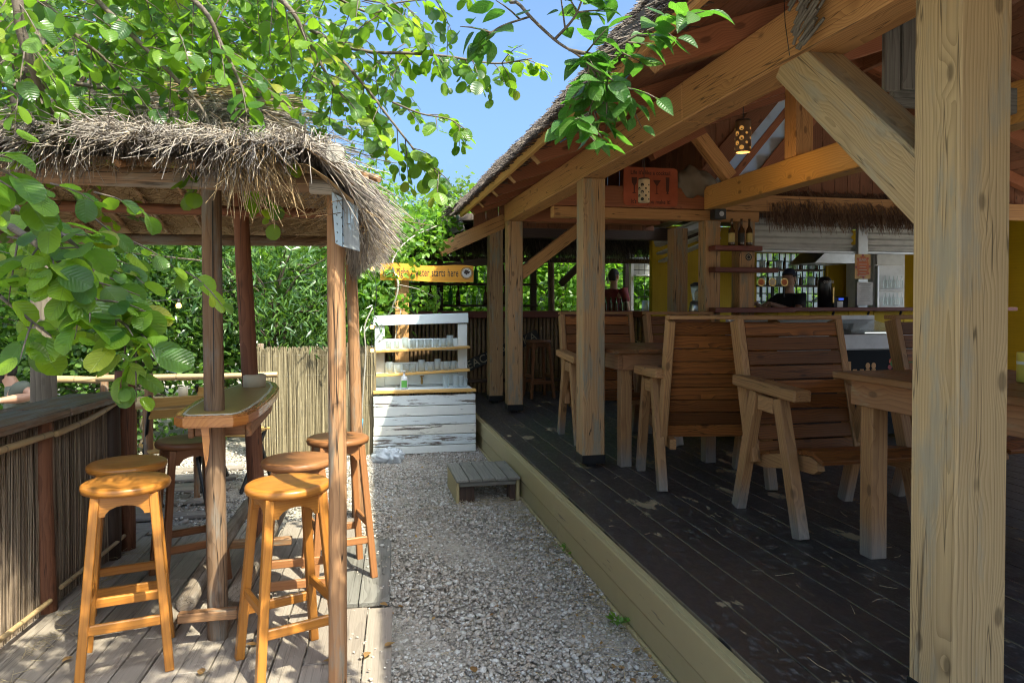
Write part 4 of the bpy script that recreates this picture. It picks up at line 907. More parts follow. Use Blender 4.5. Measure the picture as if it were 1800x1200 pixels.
lathe_obj('body', [(.034, 0), (.037, .01), (.037, .10), (.03, .125), (.013, .135), (.013, .15)], 'white_plastic', sb, Mb, 18); lathe_obj('pump', [(.008, .15), (.008, .175), (.016, .176), (.016, .186)], 'white_plastic', sb, Mb, 12)
box('pump_nozzle', Mb.translation.x-.035, Mb.translation.x+.005, Mb.translation.y-.006, Mb.translation.y+.006, ztop+.205, ztop+.214, 'white_plastic', sb, b=.002)
V = []; F = []
for i in range(7):
    a = rad(-140+i*16); V += [(.0378*math.cos(a), .0378*math.sin(a), .02), (.0378*math.cos(a), .0378*math.sin(a), .09)]
for i in range(6): F.append((2*i, 2*i+2, 2*i+3, 2*i+1))
obj('label', py_mesh('label', V, F, True), 'green_print', sb, Mb)
# crumpled clear plastic at the foot
bm = bmesh.new(); bmesh.ops.create_icosphere(bm, subdivisions=4, radius=1)
from mathutils import noise as mn
for v in bm.verts:
    p = v.co.copy(); d = 1+.45*mn.turbulence(p*2.2, 4, True)-.2+.18*math.sin(p.x*9+p.y*7); v.co = Vector((p.x*.14*d, p.y*.10*d, max(-.05, p.z*.085*d)))
me = bpy.data.meshes.new('plastic_sheet'); bm.to_mesh(me); bm.free(); pb = onz(683, 803, .04); o = obj('plastic_sheet', me, 'plastic_bag', None, Matrix.Translation(pb), True); tag(o, 'crumpled clear plastic sheet lying at the foot of the pallet stand', 'plastic')
# ================================================================ ORANGE SIGN
SY = 7.86; a = ony(668, 466, SY); b_ = ony(832, 494, SY)
sg = thing('orange_sign', 'long orange wooden sign with black lettering above the pallet stand', 'sign', (a.x, SY, b_.z))
xs_ = np.linspace(a.x, b_.x, 15); zt = ony(750, 464, SY).z; zb_ = ony(750, 496, SY).z
top = [(x, zt-.02*t+.010*math.sin(t*9)) for t, x in zip(np.linspace(0, 1, 15), xs_)]; bot = [(x, zb_+.03*(1-t)*.6+.006*math.sin(t*7)) for t, x in zip(np.linspace(0, 1, 15), xs_)][::-1]
cc = Vector(((a.x+b_.x)/2, SY, (zt+zb_)/2)); prism('panel', [(x-cc.x, z-cc.z) for x, z in bot+top][::1], .024, 'sign_orange', sg, Matrix.Translation(cc))
lettering('Your right 2 water starts here', .125, 'shop_print', sg, cc+Vector((-.075, -.0128, .004)), tilt=-.010, spacing=1.12, bold=.0012, fit=.83)
ec = Vector((ony(820, 480, SY).x, SY-.0128, ony(820, 480, SY).z))
def disc(name, r, mat, parent, loc, seg=24, r_in=0, squash=1):
    V = [(r*math.cos(2*math.pi*k/seg), -.0005, r*squash*math.sin(2*math.pi*k/seg)) for k in range(seg)]; F = [tuple(range(seg))]
    if r_in: V += [(r_in*math.cos(2*math.pi*k/seg), -.0005, r_in*squash*math.sin(2*math.pi*k/seg)) for k in range(seg)]; F = [(k, (k+1) % seg, seg+(k+1) % seg, seg+k) for k in range(seg)]
    return obj(name, py_mesh(name, V, F), mat, parent, Matrix.Translation(loc))
em = disc('emblem', .066, 'orange_pale', sg, ec); disc('emblem_ring', .067, 'shop_print', em, ec+Vector((0, -.0006, 0)), r_in=.062); disc('emblem_ring', .056, 'shop_print', em, ec+Vector((0, -.0007, 0)), r_in=.053)
disc('emblem_field', .050, 'white_print', em, ec+Vector((0, -.0008, 0)))
V = [(.034*(1+.35*math.sin(k*2.7)+.2*math.cos(k*1.3))*math.cos(2*math.pi*k/22), -.001, .010+.026*(1+.3*math.cos(k*1.9))*math.sin(2*math.pi*k/22)) for k in range(22)]
obj('emblem_mark', py_mesh('emblem_mark', V, [tuple(range(22))]), 'shop_print', em, Matrix.Translation(ec+Vector((0, -.0012, 0))))
# ================================================================ ARMCHAIRS
def make_chair(label):
    t = thing('wooden_armchair', label, 'chair', group='rustic armchairs on the deck')
    # local: faces -y, origin between the feet on the deck; backrest reclines from (y .17, z .33) to (y .42, z 1.11)
    def bk(s): return Vector((0, .16+.19*s, .33+.78*s))
    for sx in (-1, 1):
        x = sx*.335
        p0, p1 = bk(-.05), bk(1.0); beam('stile', (x, p0.y+.03, p0.z), (x, p1.y+.03, p1.z), .045, .095, 'chair_leg', t, up=(0, -1, .3), b=.004)
        beam('arm', (x-sx*-.025, .30, .762), (x-sx*-.025, -.33, .735), .10, .062, 'chair_leg', t, b=.008)
        beam('rear_leg', (x+sx*.025, .30, 0), (x+sx*.025, .10, .72), .058, .075, 'chair_leg', t, up=(0, 1, 0)); beam('front_leg', (x+sx*.025, -.32, 0), (x+sx*.025, -.13, .70), .058, .075, 'chair_leg', t, up=(0, 1, 0))
        beam('arm_block', (x+sx*.025, .06, .66), (x+sx*.025, -.09, .655), .05, .085, 'chair_leg', t)
        # curved seat rail
        pts = [(.26, .30), (.14, .315), (.0, .345), (-.15, .375), (-.30, .39), (-.36, .375), (-.37, .33), (-.33, .305), (-.15, .295), (0, .265), (.14, .24), (.26, .235)]
        prism('seat_rail', pts, .04, 'chair_leg', t, Matrix.Translation((x-sx*.055, 0, .03)) @ Matrix.Rotation(rad(90), 4, 'Z'))
    d = (bk(1)-bk(0)).normalized(); n8 = 9
    for i in range(n8):
        c = bk((i+.5)/n8*.985); hgt = .78/n8/d.z*.985; beam('back_slat', (-.31, c.y, c.z+random.uniform(-.001, .001)), (.31, c.y+random.uniform(-.002, .002), c.z), .024, hgt-.007, 'chair_wood', t, up=d, b=.003)
    c = bk(1.012); beam('top_rail', (-.355, c.y+.03, c.z+.008), (.355, c.y+.03, c.z+.008), .10, .026, 'chair_leg', t, b=.004)
    sl = [(.12, .352), (.02, .378), (-.08, .401), (-.18, .419), (-.28, .432), (-.365, .420)]
    for i, (y, z) in enumerate(sl): beam('seat_slat', (-.30, y, z), (.30, y, z), .094, .024, 'chair_wood', t, up=(0, (.22, .24, .2, .15, .08, -.35)[i], 1), b=.003)
    return t
ch1 = make_chair('wooden armchair facing the camera across the table at the near post')
def put(src, x, y, rz, label=None):
    mw = Matrix.Translation((x, y, DZ)) @ Matrix.Rotation(rz, 4, 'Z')
    if label: return copy_tree(src, mw, label=label)
    src.matrix_basis = mw; WM[src.name] = mw
put(ch1, 2.575, 3.60, rad(0))
put(ch1, 2.31, 4.55, rad(171), 'wooden armchair seen from behind, its bare slatted back to the camera')
put(ch1, 2.19, 6.16, rad(-2), 'wooden armchair facing us between the two pine posts')
put(ch1, 3.02, 6.05, rad(3), 'wooden armchair mostly hidden behind the chair seen from its back')
put(ch1, 3.72, 3.66, rad(4), 'greyed wooden armchair half hidden by the big near post')
# ================================================================ TABLES
def make_table(name, label, x0, x1, y0, y1, H=.88):
    t = thing(name, label, 'table', ((x0+x1)/2, (y0+y1)/2, DZ), group='rustic tables on the deck'); z = DZ+H; nb = 5
    for i in range(nb):
        a = x0+(x1-x0)*i/nb; box('top_plank', a+.002, a+(x1-x0)/nb-.002, y0, y1, z-.032, z+random.uniform(-.001, .001), 'table_wood', t, axis=1)
    o_ = .06
    box('apron', x0+o_, x0+o_+.03, y0+o_, y1-o_, z-.155, z-.034, 'table_apron', t, axis=1); box('apron', x1-o_-.03, x1-o_, y0+o_, y1-o_, z-.155, z-.034, 'table_apron', t, axis=1)
    box('apron', x0+o_+.031, x1-o_-.031, y0+o_, y0+o_+.03, z-.155, z-.034, 'table_apron', t, axis=0); box('apron', x0+o_+.031, x1-o_-.031, y1-o_-.03, y1-o_, z-.155, z-.034, 'table_apron', t, axis=0)
    for x in (x0+o_+.031, x1-o_-.031-.085):
        for y in (y0+o_+.031, y1-o_-.031-.085): box('leg', x, x+.085, y, y+.085, DZ, z-.034, 'chair_leg', t, axis=2)
    return t
make_table('deck_table', 'rustic plank table half hidden behind the near post', 2.27, 3.15, 1.6, 3.12)
make_table('deck_table', 'dark plank table between the middle post and the chair seen from behind', 1.80, 2.75, 4.93, 5.85)
tn = thing('yellow_tin', 'yellow printed tin on the table beyond the big near post', 'tin', (2.62, 2.35, DZ+.882)); pt_ = onz(1803, 672, DZ+.882); Mt = Matrix.Translation((pt_.x+.035, pt_.y, DZ+.882))
lathe_obj('body', [(.055, 0), (.057, .004), (.057, .12), (.055, .125), (.05, .125)], 'yellow_tin', tn, Mt, 28); lathe_obj('band', [(.0575, .075), (.0575, .088)], 'stripe_white', tn, Mt, 28, close=False)
for i_, s_ in enumerate((-.028, -.012, .004, .02)): beam('print_stroke', Mt.translation+Vector((s_, -.0572+abs(s_)*.25, .03)), Mt.translation+Vector((s_+.008*(-1)**i_, -.0572+abs(s_)*.25, .062)), .005, .003, 'dark_print', tn, up=(0, 1, 0), b=.0005)
# ================================================================ POSTER, SACK, LAMPS under the roof
py_ = 6.47; a = ony(1096, 361, py_); b_ = ony(1191, 297, py_)
ps = thing('cocktail_poster', 'red wooden cocktail poster with dark lettering on the cross beam', 'poster', (a.x, py_, a.z)); cc = (a+b_)/2
hw, hh = (b_.x-a.x)/2, (b_.z-a.z)/2; rr = .035
pts = [(sx*(hw-rr)+rr*math.cos(an), sz*(hh-rr)+rr*math.sin(an)) for sx, sz, a0 in ((1, 1, 0), (-1, 1, 90), (-1, -1, 180), (1, -1, 270)) for an in (rad(a0), rad(a0+45), rad(a0+90))]
prism('panel', pts, .012, 'poster_red', ps, Matrix.Translation(cc))
lettering("Life it's like a cocktail.", .055, 'poster_dark', ps, cc+Vector((0, -.0068, hh*.72)), sx=.86, bold=.001); lettering("It's how you make it!", .055, 'poster_dark', ps, cc+Vector((0, -.0068, -hh*.78)), sx=.86, bold=.001)
gob = [(-.028, .09), (.028, .09), (.024, .04), (.006, .01), (.005, -.05), (.024, -.06), (-.024, -.06), (-.005, -.05), (-.006, .01), (-.024, .04)]
mar = [(-.04, .07), (.04, .07), (.004, .015), (.004, -.055), (.022, -.062), (-.022, -.062), (-.004, -.055), (-.004, .015)]; fl = [(-.02, .1), (.02, .1), (.014, -.03), (.005, -.05), (.016, -.06), (-.016, -.06), (-.005, -.05), (-.014, -.03)]
for x_, g_ in ((-.17, gob), (.06, mar), (.17, fl)): prism('printed_glass', g_, .001, 'poster_dark', ps, Matrix.Translation(cc+Vector((x_, -.0068, -.005))))
bm = bmesh.new(); bmesh.ops.create_icosphere(bm, subdivisions=3, radius=1)
for v in bm.verts: p = v.co.copy(); d = 1+.25*mn.noise(p*2.4)+.10*math.sin(p.x*8+p.z*3); v.co = Vector((p.x*.21*d, p.y*.13*d, p.z*.15*d))
me = bpy.data.meshes.new('canvas_bundle'); bm.to_mesh(me); bm.free(); o = obj('canvas_bundle', me, 'canvas', None, Matrix.Translation(ony(1218, 322, 6.52)), True); tag(o, 'rolled grey canvas bundle tucked on the cross beam beside the poster', 'canvas')
def lamp(px, py0, py1, d, lit, label):
    a = ond(px, py0, d); b_ = ond(px, py1, d); h_ = a.z-b_.z; c = Vector((b_.x, b_.y, b_.z)); t = thing('bamboo_lamp', label, 'lamp', c, group='pierced bamboo pendant lamps'); M_ = Matrix.Translation(c); R_ = h_*.25
    lathe_obj('shade', [(R_*.93, 0), (R_, .006), (R_*1.02, h_*.5), (R_, h_-.006), (R_*.93, h_), (R_*.85, h_), (R_*.85, 0)], 'lamp_bamboo' if lit else 'lamp_pale', t, M_, 24, close=False)
    r3 = random.Random(4)
    for row in range(5):
        for k in range(5):
            an = 2*math.pi*(k+.5*(row % 2))/5+.25; rr_ = R_*(.30 if (row+k) % 2 else .17); z = h_*(.12+.155*row); cv = c+Vector((math.cos(an)*R_*1.025, math.sin(an)*R_*1.025, z))
            V = []; seg = 12
            for j in range(seg):
                b2 = 2*math.pi*j/seg; da = rr_*math.cos(b2)/R_; V.append((R_*1.03*math.cos(an+da), R_*1.03*math.sin(an+da), z+rr_*math.sin(b2)))
            obj('hole', py_mesh('hole', V, [tuple(range(seg))]), 'lamp_hole' if lit else 'dark_print', t, M_)
    if lit:
        obj('bulb', py_mesh('bulb', *lathe([(.002, 0), (R_*.4, h_*.08), (R_*.4, h_*.16), (.002, h_*.24)], 12), True), 'lamp_core', t, M_ @ Matrix.Translation((0, 0, h_*.4)))
        lg = bpy.data.lights.new('lamp_light', 'POINT'); lg.energy = 1.2; lg.color = (1, .6, .25); lg.shadow_soft_size = .04; lo = bpy.data.objects.new('lamp_light', lg); col.objects.link(lo); lo.location = c-Vector((0, 0, .03))
    lathe_obj('cap', [(R_*.95, h_+.001), (R_*.95, h_+.01), (.008, h_+.016)], 'dark_wood', t, M_, 20); top = rz_(min(c.x, RX)); tubes('cord', [[(c.x, c.y, c.z+h_+.01), (c.x, c.y, top)]], [.0035], 'black_paint', t, 6)
lamp(1306, 214, 268, 5.3, True, 'lit bamboo pendant lamp with round holes glowing amber'); lamp(1132, 316, 356, 5.9, False, 'unlit pale bamboo pendant lamp hanging in front of the red poster')
# translucent roof lights at the gable over the bar
rl2 = thing('roof_light', 'two slanting translucent roof strips letting daylight in above the bar', 'skylight', (4, 6.6, 3))
for off in (-.12, .105):
    a = g0+gn*off-gd*.3; b_ = g1+gn*off+gd*.25; beam('sheet', (a.x, 6.631, a.z), (b_.x, 6.631, b_.z), .006, .23, 'poly_sheet', rl2)
# ================================================================ BAMBOO BAR (back)
bb = thing('bamboo_bar', 'long bar at the back clad in upright brown bamboo poles', 'bar', (2.2, 9.8, DZ)); BYY = 9.76
x = .30
while x < 4.25:
    r_ = random.uniform(.023, .029); log('bamboo_pole', (x+r_, BYY+random.uniform(-.004, .004), DZ-.02), (x+r_, BYY, 1.32+random.uniform(-.01, .01)), r_, r_*.97, 'bamboo', bb, seed=int(x*50) % 4, seg=8, rings=2, wob=.0); x += 2*r_+.006
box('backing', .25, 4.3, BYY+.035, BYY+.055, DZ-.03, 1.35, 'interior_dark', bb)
box('counter_top', .22, 4.35, BYY-.10, BYY+.42, 1.372, 1.415, 'dark_wood', bb); box('counter_edge', .22, 4.35, BYY-.125, BYY-.102, 1.325, 1.418, 'maroon_shelf', bb); box('kick_rail', .25, 4.3, BYY-.045, BYY-.03, DZ+.14, DZ+.19, 'dark_wood', bb)
def slant_sign(name, label, pxa, pya, pxb, pyb, h, text, size, Y, sub=None):
    a = ony(pxa, pya, Y); b_ = ony(pxb, pyb, Y); t = thing(name, label, 'sign', a); beam('board', a, b_, .02, h, 'black_paint', t, b=.003); an = math.atan2(b_.z-a.z, b_.x-a.x); c = (a+b_)/2
    lettering(text, size, 'chalk', t, c+Vector((0, -.0115, 0)), tilt=an, sx=.95, spacing=1.1); return t
slant_sign('name_board', 'black slanting name board with chalky capitals on the bamboo bar', 806, 650, 946, 588, .155, 'BEACHBAR   KA', .155, BYY-.06)
slant_sign('event_board', 'black slanting board with chalky letters on the bar behind the table', 1078, 588, 1148, 618, .13, 'EVTS', .15, BYY-.06)
# back shelves with bottles, in shade against the garden
bs = thing('bottle_shelf', 'dark open back-bar shelving against the garden behind the bamboo bar', 'shelf', (1.4, 11, DZ))
for x in (.12, 1.15, 2.35, 2.62): box('upright', x, x+.09, 10.92, 11.02, DZ, 2.55, 'dark_wood', bs)
for z in (1.20, 1.47, 1.80): box('shelf', .12, 2.7, 10.80, 11.04, z, z+.035, 'dark_wood', bs)
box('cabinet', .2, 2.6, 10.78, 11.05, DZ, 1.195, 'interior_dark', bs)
def bottle_mesh(r, h): return [(r*.9, 0), (r, .008), (r, h*.55), (r*.8, h*.62), (r*.36, h*.72), (r*.33, h*.96), (r*.40, h*.965), (r*.40, h)]
BM = []
for r_, h_ in ((.036, .29), (.04, .26), (.034, .32)): V, F = lathe(bottle_mesh(r_, h_), 12); me = py_mesh('liquor_bottle', V, F, True); BM.append(me)
for me, mt in zip(BM, ('beer_glass', 'glass', 'leaf_green')): me.materials.append(MAT[mt])
for z, n_ in ((1.505, 15), (1.835, 14)):
    for i in range(n_):
        o = obj('liquor_bottle', random.choice(BM), None, None, Matrix.Translation((.32+i*.145+random.uniform(-.03, .03), 10.9+random.uniform(-.03, .03), z))); tag(o, '%s bottle from the outer end on the %s shelf of the open back bar' % (NTH[i], 'middle' if z < 1.7 else 'top'), 'bottle', 'bottles on the %s back-bar shelf' % ('middle' if z < 1.7 else 'top'))
# canopy of thatch over the bamboo bar
bc = thing('bar_canopy', 'dark thatched canopy hanging over the bamboo bar', 'canopy', (2.4, 9.6, 2.3))
n_ = 6000; x = rng.uniform(-.1, 4.1, n_); s = rng.random(n_)
P0 = np.stack([x, 9.75-.30*s+rng.normal(0, .02, n_), 2.62-.36*s+rng.normal(0, .015, n_)], 1); l = rng.uniform(.12, .26, n_)
P2 = P0+np.stack([rng.normal(0, .03, n_), -.5*l, -l*.85], 1); P2[:, 2] = np.maximum(P2[:, 2], 2.06+.07*np.sin(x*9)+rng.normal(0, .02, n_)); strands('thatch', P0, (P0+P2)/2+rng.normal(0, .008, (n_, 3)), P2, .0038, 'thatch_dark', bc)
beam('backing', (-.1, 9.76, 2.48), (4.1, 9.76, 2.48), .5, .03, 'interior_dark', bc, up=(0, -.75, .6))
n_ = 3000; x = rng.uniform(-.1, 4.2, n_); P0 = np.stack([x, 10.9+rng.normal(0, .04, n_), 2.50+rng.normal(0, .02, n_)], 1); P2 = P0+np.stack([rng.normal(0, .03, n_), rng.normal(0, .05, n_), -rng.uniform(.15, .32, n_)], 1); strands('thatch', P0, (P0+P2)/2, P2, .004, 'thatch_dark', bc)
box('fascia', -.1, 4.25, 9.80, 9.83, 2.10, 2.17, 'dark_wood', bc)
# roof of the bar building behind (seen as grey barge board and hip rafter)
br = thing('bar_roof', 'low bar roof with grey weathered barge board sinking into the vines', 'roof', (1.5, 10, 2.5))
a = ony(628, 447, 8.62); b_ = ony(806, 386, 8.62); beam('barge_board', a, b_, .10, .05, 'grey_board', br, b=.006); a2 = ony(640, 455, 8.66); b2 = ony(815, 396, 8.66); beam('barge_board', a2, b2, .03, .12, 'grey_board', br)
a = ony(772, 440, 8.3); b_ = ony(888, 388, 8.3); beam('hip_rafter', a, b_, .08, .16, 'pine_beam', br)
beam('edge_beam', ony(690, 480, 8.9), ony(890, 455, 8.9), .08, .09, 'dark_wood', br)
V = [(-.1, 8.66, 2.16), (1.2, 8.66, 2.53), (4.6, 8.66, 2.72), (4.6, 11.5, 2.72), (1.2, 11.5, 2.75), (-.1, 11.5, 2.40)]; V += [(x, y, z+.08) for x, y, z in V]
obj('roof_sheet', py_mesh('roof_sheet', V, [(0, 1, 4, 5), (1, 2, 3, 4), (6, 11, 10, 7), (7, 10, 9, 8), (0, 6, 7, 1), (1, 7, 8, 2), (5, 4, 10, 11), (4, 3, 9, 10), (0, 5, 11, 6), (2, 8, 9, 3)]), 'thatch_dark', br)
beam('post', (ony(706, 500, 8.0).x, 8.0, 0), (ony(706, 500, 8.0).x, 8.0, 1.86), .15, .12, 'pine_beam', br, up=(0, 1, 0)); log('post', (2.95, 10.95, DZ), (2.95, 10.95, 2.5), .05, .05, 'old_log', br, seed=82)
beam('post', (4.2, 10.9, DZ), (4.2, 10.9, 2.6), .1, .1, 'dark_wood', br, up=(0, 1, 0)); brc = ony(1040, 470, 10.5); beam('brace', ony(985, 500, 10.6), ony(1060, 425, 10.6), .08, .1, 'dark_wood', br)
# things on the counter: pourer bottles, jars, blender
for i in range(13):
    px = 1062+i*3.1; p = ony(px, 545, 9.85); m_ = BM[(i*7) % 3]
    o = obj('pourer_bottle', m_, None, None, Matrix.Translation((p.x, 9.82+.06*(i % 3), 1.416)) @ Matrix.Scale(.62, 4)); tag(o, '%s spirit bottle with pourer, counted from the middle post, on the bamboo bar' % NTH[i], 'bottle', 'pourer bottles on the bar')
jm = glass_mesh(.05, .048, .15)
for i, px in enumerate((1132, 1146, 1158, 1170, 1182)): p = ony(px, 545, 9.9); o = obj('glass_jar', jm, 'glass', None, Matrix.Translation((p.x, 9.86+.05*(i % 2), 1.416))); tag(o, '%s clear storage jar, counted from the barman, on the bamboo bar' % NTH[i], 'jar', 'jars on the bar')
def blender(px, label):
    p = ony(px, 545, 7.05); t = thing('blender', label, 'blender', (p.x, 7.05, 1.43)); M_ = WM[t.name]; lathe_obj('base', [(.085, 0), (.09, .01), (.075, .10), (.05, .12)], 'steel', t, M_, 18); lathe_obj('jug', [(.05, .12), (.075, .27), (.072, .27), (.047, .123)], 'glass', t, M_, 18, close=False); lathe_obj('lid', [(.076, .271), (.076, .29), (.04, .31), (.003, .312)], 'black_paint', t, M_, 18)
blender(1226, 'steel and glass blender on the bar beside the shelf post')
# ================================================================ WINDOW behind the barman, metal roof
mw_ = thing('mesh_screen', 'wire mesh screen and white frame behind the glass jars', 'screen', (3.6, 10.4, 1.4))
a = ony(1113, 545, 10.4); b_ = ony(1192, 452, 10.4)
for i in range(9): x = a.x+(b_.x-a.x)*i/8; tubes('wire', [[(x, 10.4, a.z), (x, 10.4, b_.z)]], [.004], 'black_metal', mw_, 5)
for i in range(9): z = a.z+(b_.z-a.z)*i/8; tubes('wire', [[(a.x, 10.396, z), (b_.x, 10.396, z)]], [.004], 'black_metal', mw_, 5)
box('shelf', a.x, b_.x+.1, 10.3, 10.38, ony(1150, 484, 10.35).z-.012, ony(1150, 484, 10.35).z+.012, 'white_plastic', mw_); box('frame', a.x-.05, a.x, 10.38, 10.44, 1.2, b_.z+.05, 'white_plastic', mw_); box('panel', a.x, b_.x, 10.47, 10.49, ony(1150, 484, 10.48).z, b_.z, 'metal_grey', mw_)
mr = thing('metal_roof', 'corrugated metal roof sheets and gutter pipe above the bar passage', 'roof', (4, 9, 2.3))
def corrugated(name, x0, x1, z0, z1, y, mat, parent, pitch=.066, amp=.02, horiz=True):
    """corrugations stacked along z (horizontal ribs)"""
    n = int((z1-z0)/pitch*6); V = []; F = []
    for i in range(n+1):
        z = z0+(z1-z0)*i/n; dy = amp*math.sin(2*math.pi*(z-z0)/pitch)
        V += [(x0, y+dy, z), (x1, y+dy, z), (x0, y+dy+.004, z), (x1, y+dy+.004, z)]
    for i in range(n): a = i*4; F += [(a, a+1, a+5, a+4), (a+2, a+6, a+7, a+3)]
    return obj(name, py_mesh(name, V, F, True), mat, parent)
a = ony(1150, 440, 9.0); b_ = ony(1250, 385, 9.0)
for i in range(5):
    p = ony(1150+i*3, 404+i*14, 9.2); q = ony(1262, 362+i*14, 8.0); beam('sheet_rib', p, q, .10, .03, 'metal_corr', mr)
tubes('gutter', [[ony(1130, 405, 9.3), ony(1262, 352, 7.9)]], [.05], 'pipe_yellow', mr, 10); beam('flashing', ony(1150, 425, 9.0), ony(1250, 388, 8.0), .02, .07, 'white_plastic', mr)
# ================================================================ SERVING BAR (right): yellow plank front, counter, shutter, thatch
sb_ = thing('serving_bar', 'serving hatch bar with yellow plank front under a corrugated shutter', 'bar', (5, 6.8, DZ)); QY = 6.72
cz = ony(1500, 541, QY).z
x = 3.95; i = 0
while x < 6.3:
    wd = .30+.08*(i % 3); box('front_plank', x, x+wd-.006, QY, QY+.022, DZ, cz-.036, 'yellow_wall', sb_, axis=2); x += wd; i += 1
box('counter_top', 3.55, 7.1, QY-.14, QY+.34, cz-.034, cz+.006, 'maroon_shelf', sb_)
for px in (1455, 1516, 1572): p = ony(px, 560, QY-.02); beam('bracket', (p.x, QY-.005, cz-.28), (p.x, QY-.12, cz-.036), .02, .02, 'black_metal', sb_)
s0 = ony(1335, 438, QY+.12); s1_ = ony(1500, 438, QY+.12); s2 = ony(1525, 438, QY+.12); zt = 2.42
corrugated('shutter', 3.9, s1_.x-.0, s0.z, zt, QY+.14, 'metal_corr', sb_); corrugated('shutter', s2.x, 7.1, s0.z, zt, QY+.14, 'metal_corr', sb_)
box('shutter_lip', 3.9, 7.1, QY+.115, QY+.155, s0.z-.03, s0.z-.002, 'metal_grey', sb_); beam('hatch_post', ((s1_.x+s2.x)/2, QY+.10, cz), ((s1_.x+s2.x)/2, QY+.10, zt), .12, .05, 'metal_grey', sb_, up=(0, 1, 0))
# thatch fringe above the hatch
tf = thing('hatch_thatch', 'brown thatch fringe hanging over the serving hatch', 'thatch', (5, 6.6, 2.5)); n_ = 7000
xa = ony(1336, 360, QY-.1).x; x = rng.uniform(xa, 6.6, n_); s = rng.random(n_); P0 = np.stack([x, QY+.12-.32*s, 2.76-.17*s+rng.normal(0, .02, n_)], 1); l = rng.uniform(.16, .38, n_)
P2 = P0+np.stack([rng.normal(.03, .05, n_), -.35*l, -l], 1); strands('thatch', P0, (P0+P2)/2+rng.normal(0, .012, (n_, 3))+[0, -.02, .02], P2, .003, 'thatch_brown', tf); beam('backing', (xa+.05, QY+.06, 2.62), (6.8, QY+.06, 2.62), .30, .02, 'dark_wood', tf, up=(0, -.8, .6))
# kitchen room behind
kr = thing('bar_room', 'dim yellow bar room with a bright gridded window behind the hatch', 'room', (5, 9, DZ)); KY = 9.3
a = ony(1330, 548, KY); b_ = ony(1452, 446, KY)
box('wall', 3.95, a.x, KY, KY+.1, DZ, 2.6, 'yellow_wall', kr, axis=2); box('wall', b_.x, 8.2, KY, KY+.1, DZ, 2.6, 'yellow_wall', kr, axis=2); box('wall', a.x, b_.x, KY, KY+.1, b_.z, 2.6, 'yellow_wall', kr, axis=0); box('wall', a.x, b_.x, KY, KY+.1, DZ, a.z-.2, 'yellow_wall', kr, axis=0)
box('wall', 8.2, 8.3, 6.9, KY, DZ, 2.6, 'yellow_wall', kr, axis=1); box('ceiling', 3.9, 8.3, 6.9, KY+.1, 2.62, 2.68, 'interior_dark', kr); box('floor', 3.95, 8.2, 6.9, KY, DZ, DZ+.02, 'interior_dark', kr)
wn = box('window_frame', a.x, b_.x, KY-.02, KY-.0, a.z-.2, a.z-.16, 'white_plastic', kr)
for i in range(13): x = a.x+(b_.x-a.x)*i/12; box('muntin', x-.006, x+.006, KY+.01, KY+.03, a.z-.2, b_.z, 'black_metal', kr, axis=2)
for i in range(10): z = a.z-.2+(b_.z-a.z+.2)*i/9; box('muntin', a.x, b_.x, KY+.031, KY+.045, z-.006, z+.006, 'black_metal', kr, axis=0)
for i in range(12):
    for j in range(9):
        if (i*5+j*3) % 4 == 3: continue
        x = a.x+(b_.x-a.x)*i/12; z = a.z-.2+(b_.z-a.z+.2)*j/9; box('glass_tile', x+.008, x+(b_.x-a.x)/12-.008, KY+.05, KY+.06, z+.008, z+(b_.z-a.z+.2)/9-.008, 'poly_sheet', kr, b=.001)
for v, d_ in ((474, 8.9), (502, 8.9)):
    p = ony(1335, v, d_); q = ony(1440, v, d_); box('shelf', p.x, q.x, d_-.08, d_+.1, p.z-.015, p.z+.01, 'dark_wood', kr)
    for i in range(11): x = p.x+(q.x-p.x)*(i+.5)/11; o = obj('bar_jar', (jm, BM[0], BM[1])[i % 3], 'glass' if i % 3 == 0 else None, None, Matrix.Translation((x, d_, p.z+.011)) @ Matrix.Scale(.55 if i % 3 else .8, 4)); tag(o, '%s small container from the inner post on the %s window shelf behind the hatch' % (NTH[i], 'upper' if v < 480 else 'lower'), 'jar', 'containers on the %s window shelf' % ('upper' if v < 480 else 'lower'))
p = ony(1408, 464, 8.6); q = ony(1500, 448, 8.6); prism('hood', [(0, 0), (.62, 0), (.62, .16), (.18, .16)], .6, 'metal_grey', kr, Matrix.Translation((p.x, 8.6, p.z)))
p = ony(1478, 520, 8.9); box('yellow_partition', p.x-.2, p.x+.3, 8.9, 8.93, DZ, 2.2, 'yellow_wall', kr, axis=2)
# fridge with bottles
fr = thing('drinks_fridge', 'tall glass-door drinks fridge inside the bar room', 'fridge', (6.3, 8.4, DZ)); a = ony(1542, 545, 8.2); b_ = ony(1590, 440, 8.2)
box('body', a.x-.02, b_.x+.05, 8.25, 8.8, DZ, b_.z+.1, 'white_plastic', fr, axis=2); box('header', a.x, b_.x, 8.21, 8.245, ony(1560, 465, 8.2).z, b_.z+.08, 'paper', fr, axis=0); box('door_frame', a.x, a.x+.03, 8.2, 8.24, DZ+.1, ony(1560, 467, 8.2).z, 'metal_grey', fr, axis=2)
for k_, v in enumerate((510, 540)): p = ony(1568, v, 8.22); box('rack', a.x+.04, b_.x, 8.215, 8.24, p.z-.012, p.z+.012, 'white_plastic', fr, axis=0)
for v in (508, 538):
    for i in range(5): p = ony(1553+i*7, v, 8.2); o = obj('fridge_bottle', BM[1], None, None, Matrix.Translation((p.x, 8.17, p.z+.013)) @ Matrix.Scale(.6, 4)); tag(o, '%s clear bottle from the hinge side on the %s rack of the drinks fridge' % (NTH[i], 'upper' if v < 520 else 'lower'), 'bottle', 'bottles on the %s fridge rack' % ('upper' if v < 520 else 'lower'))
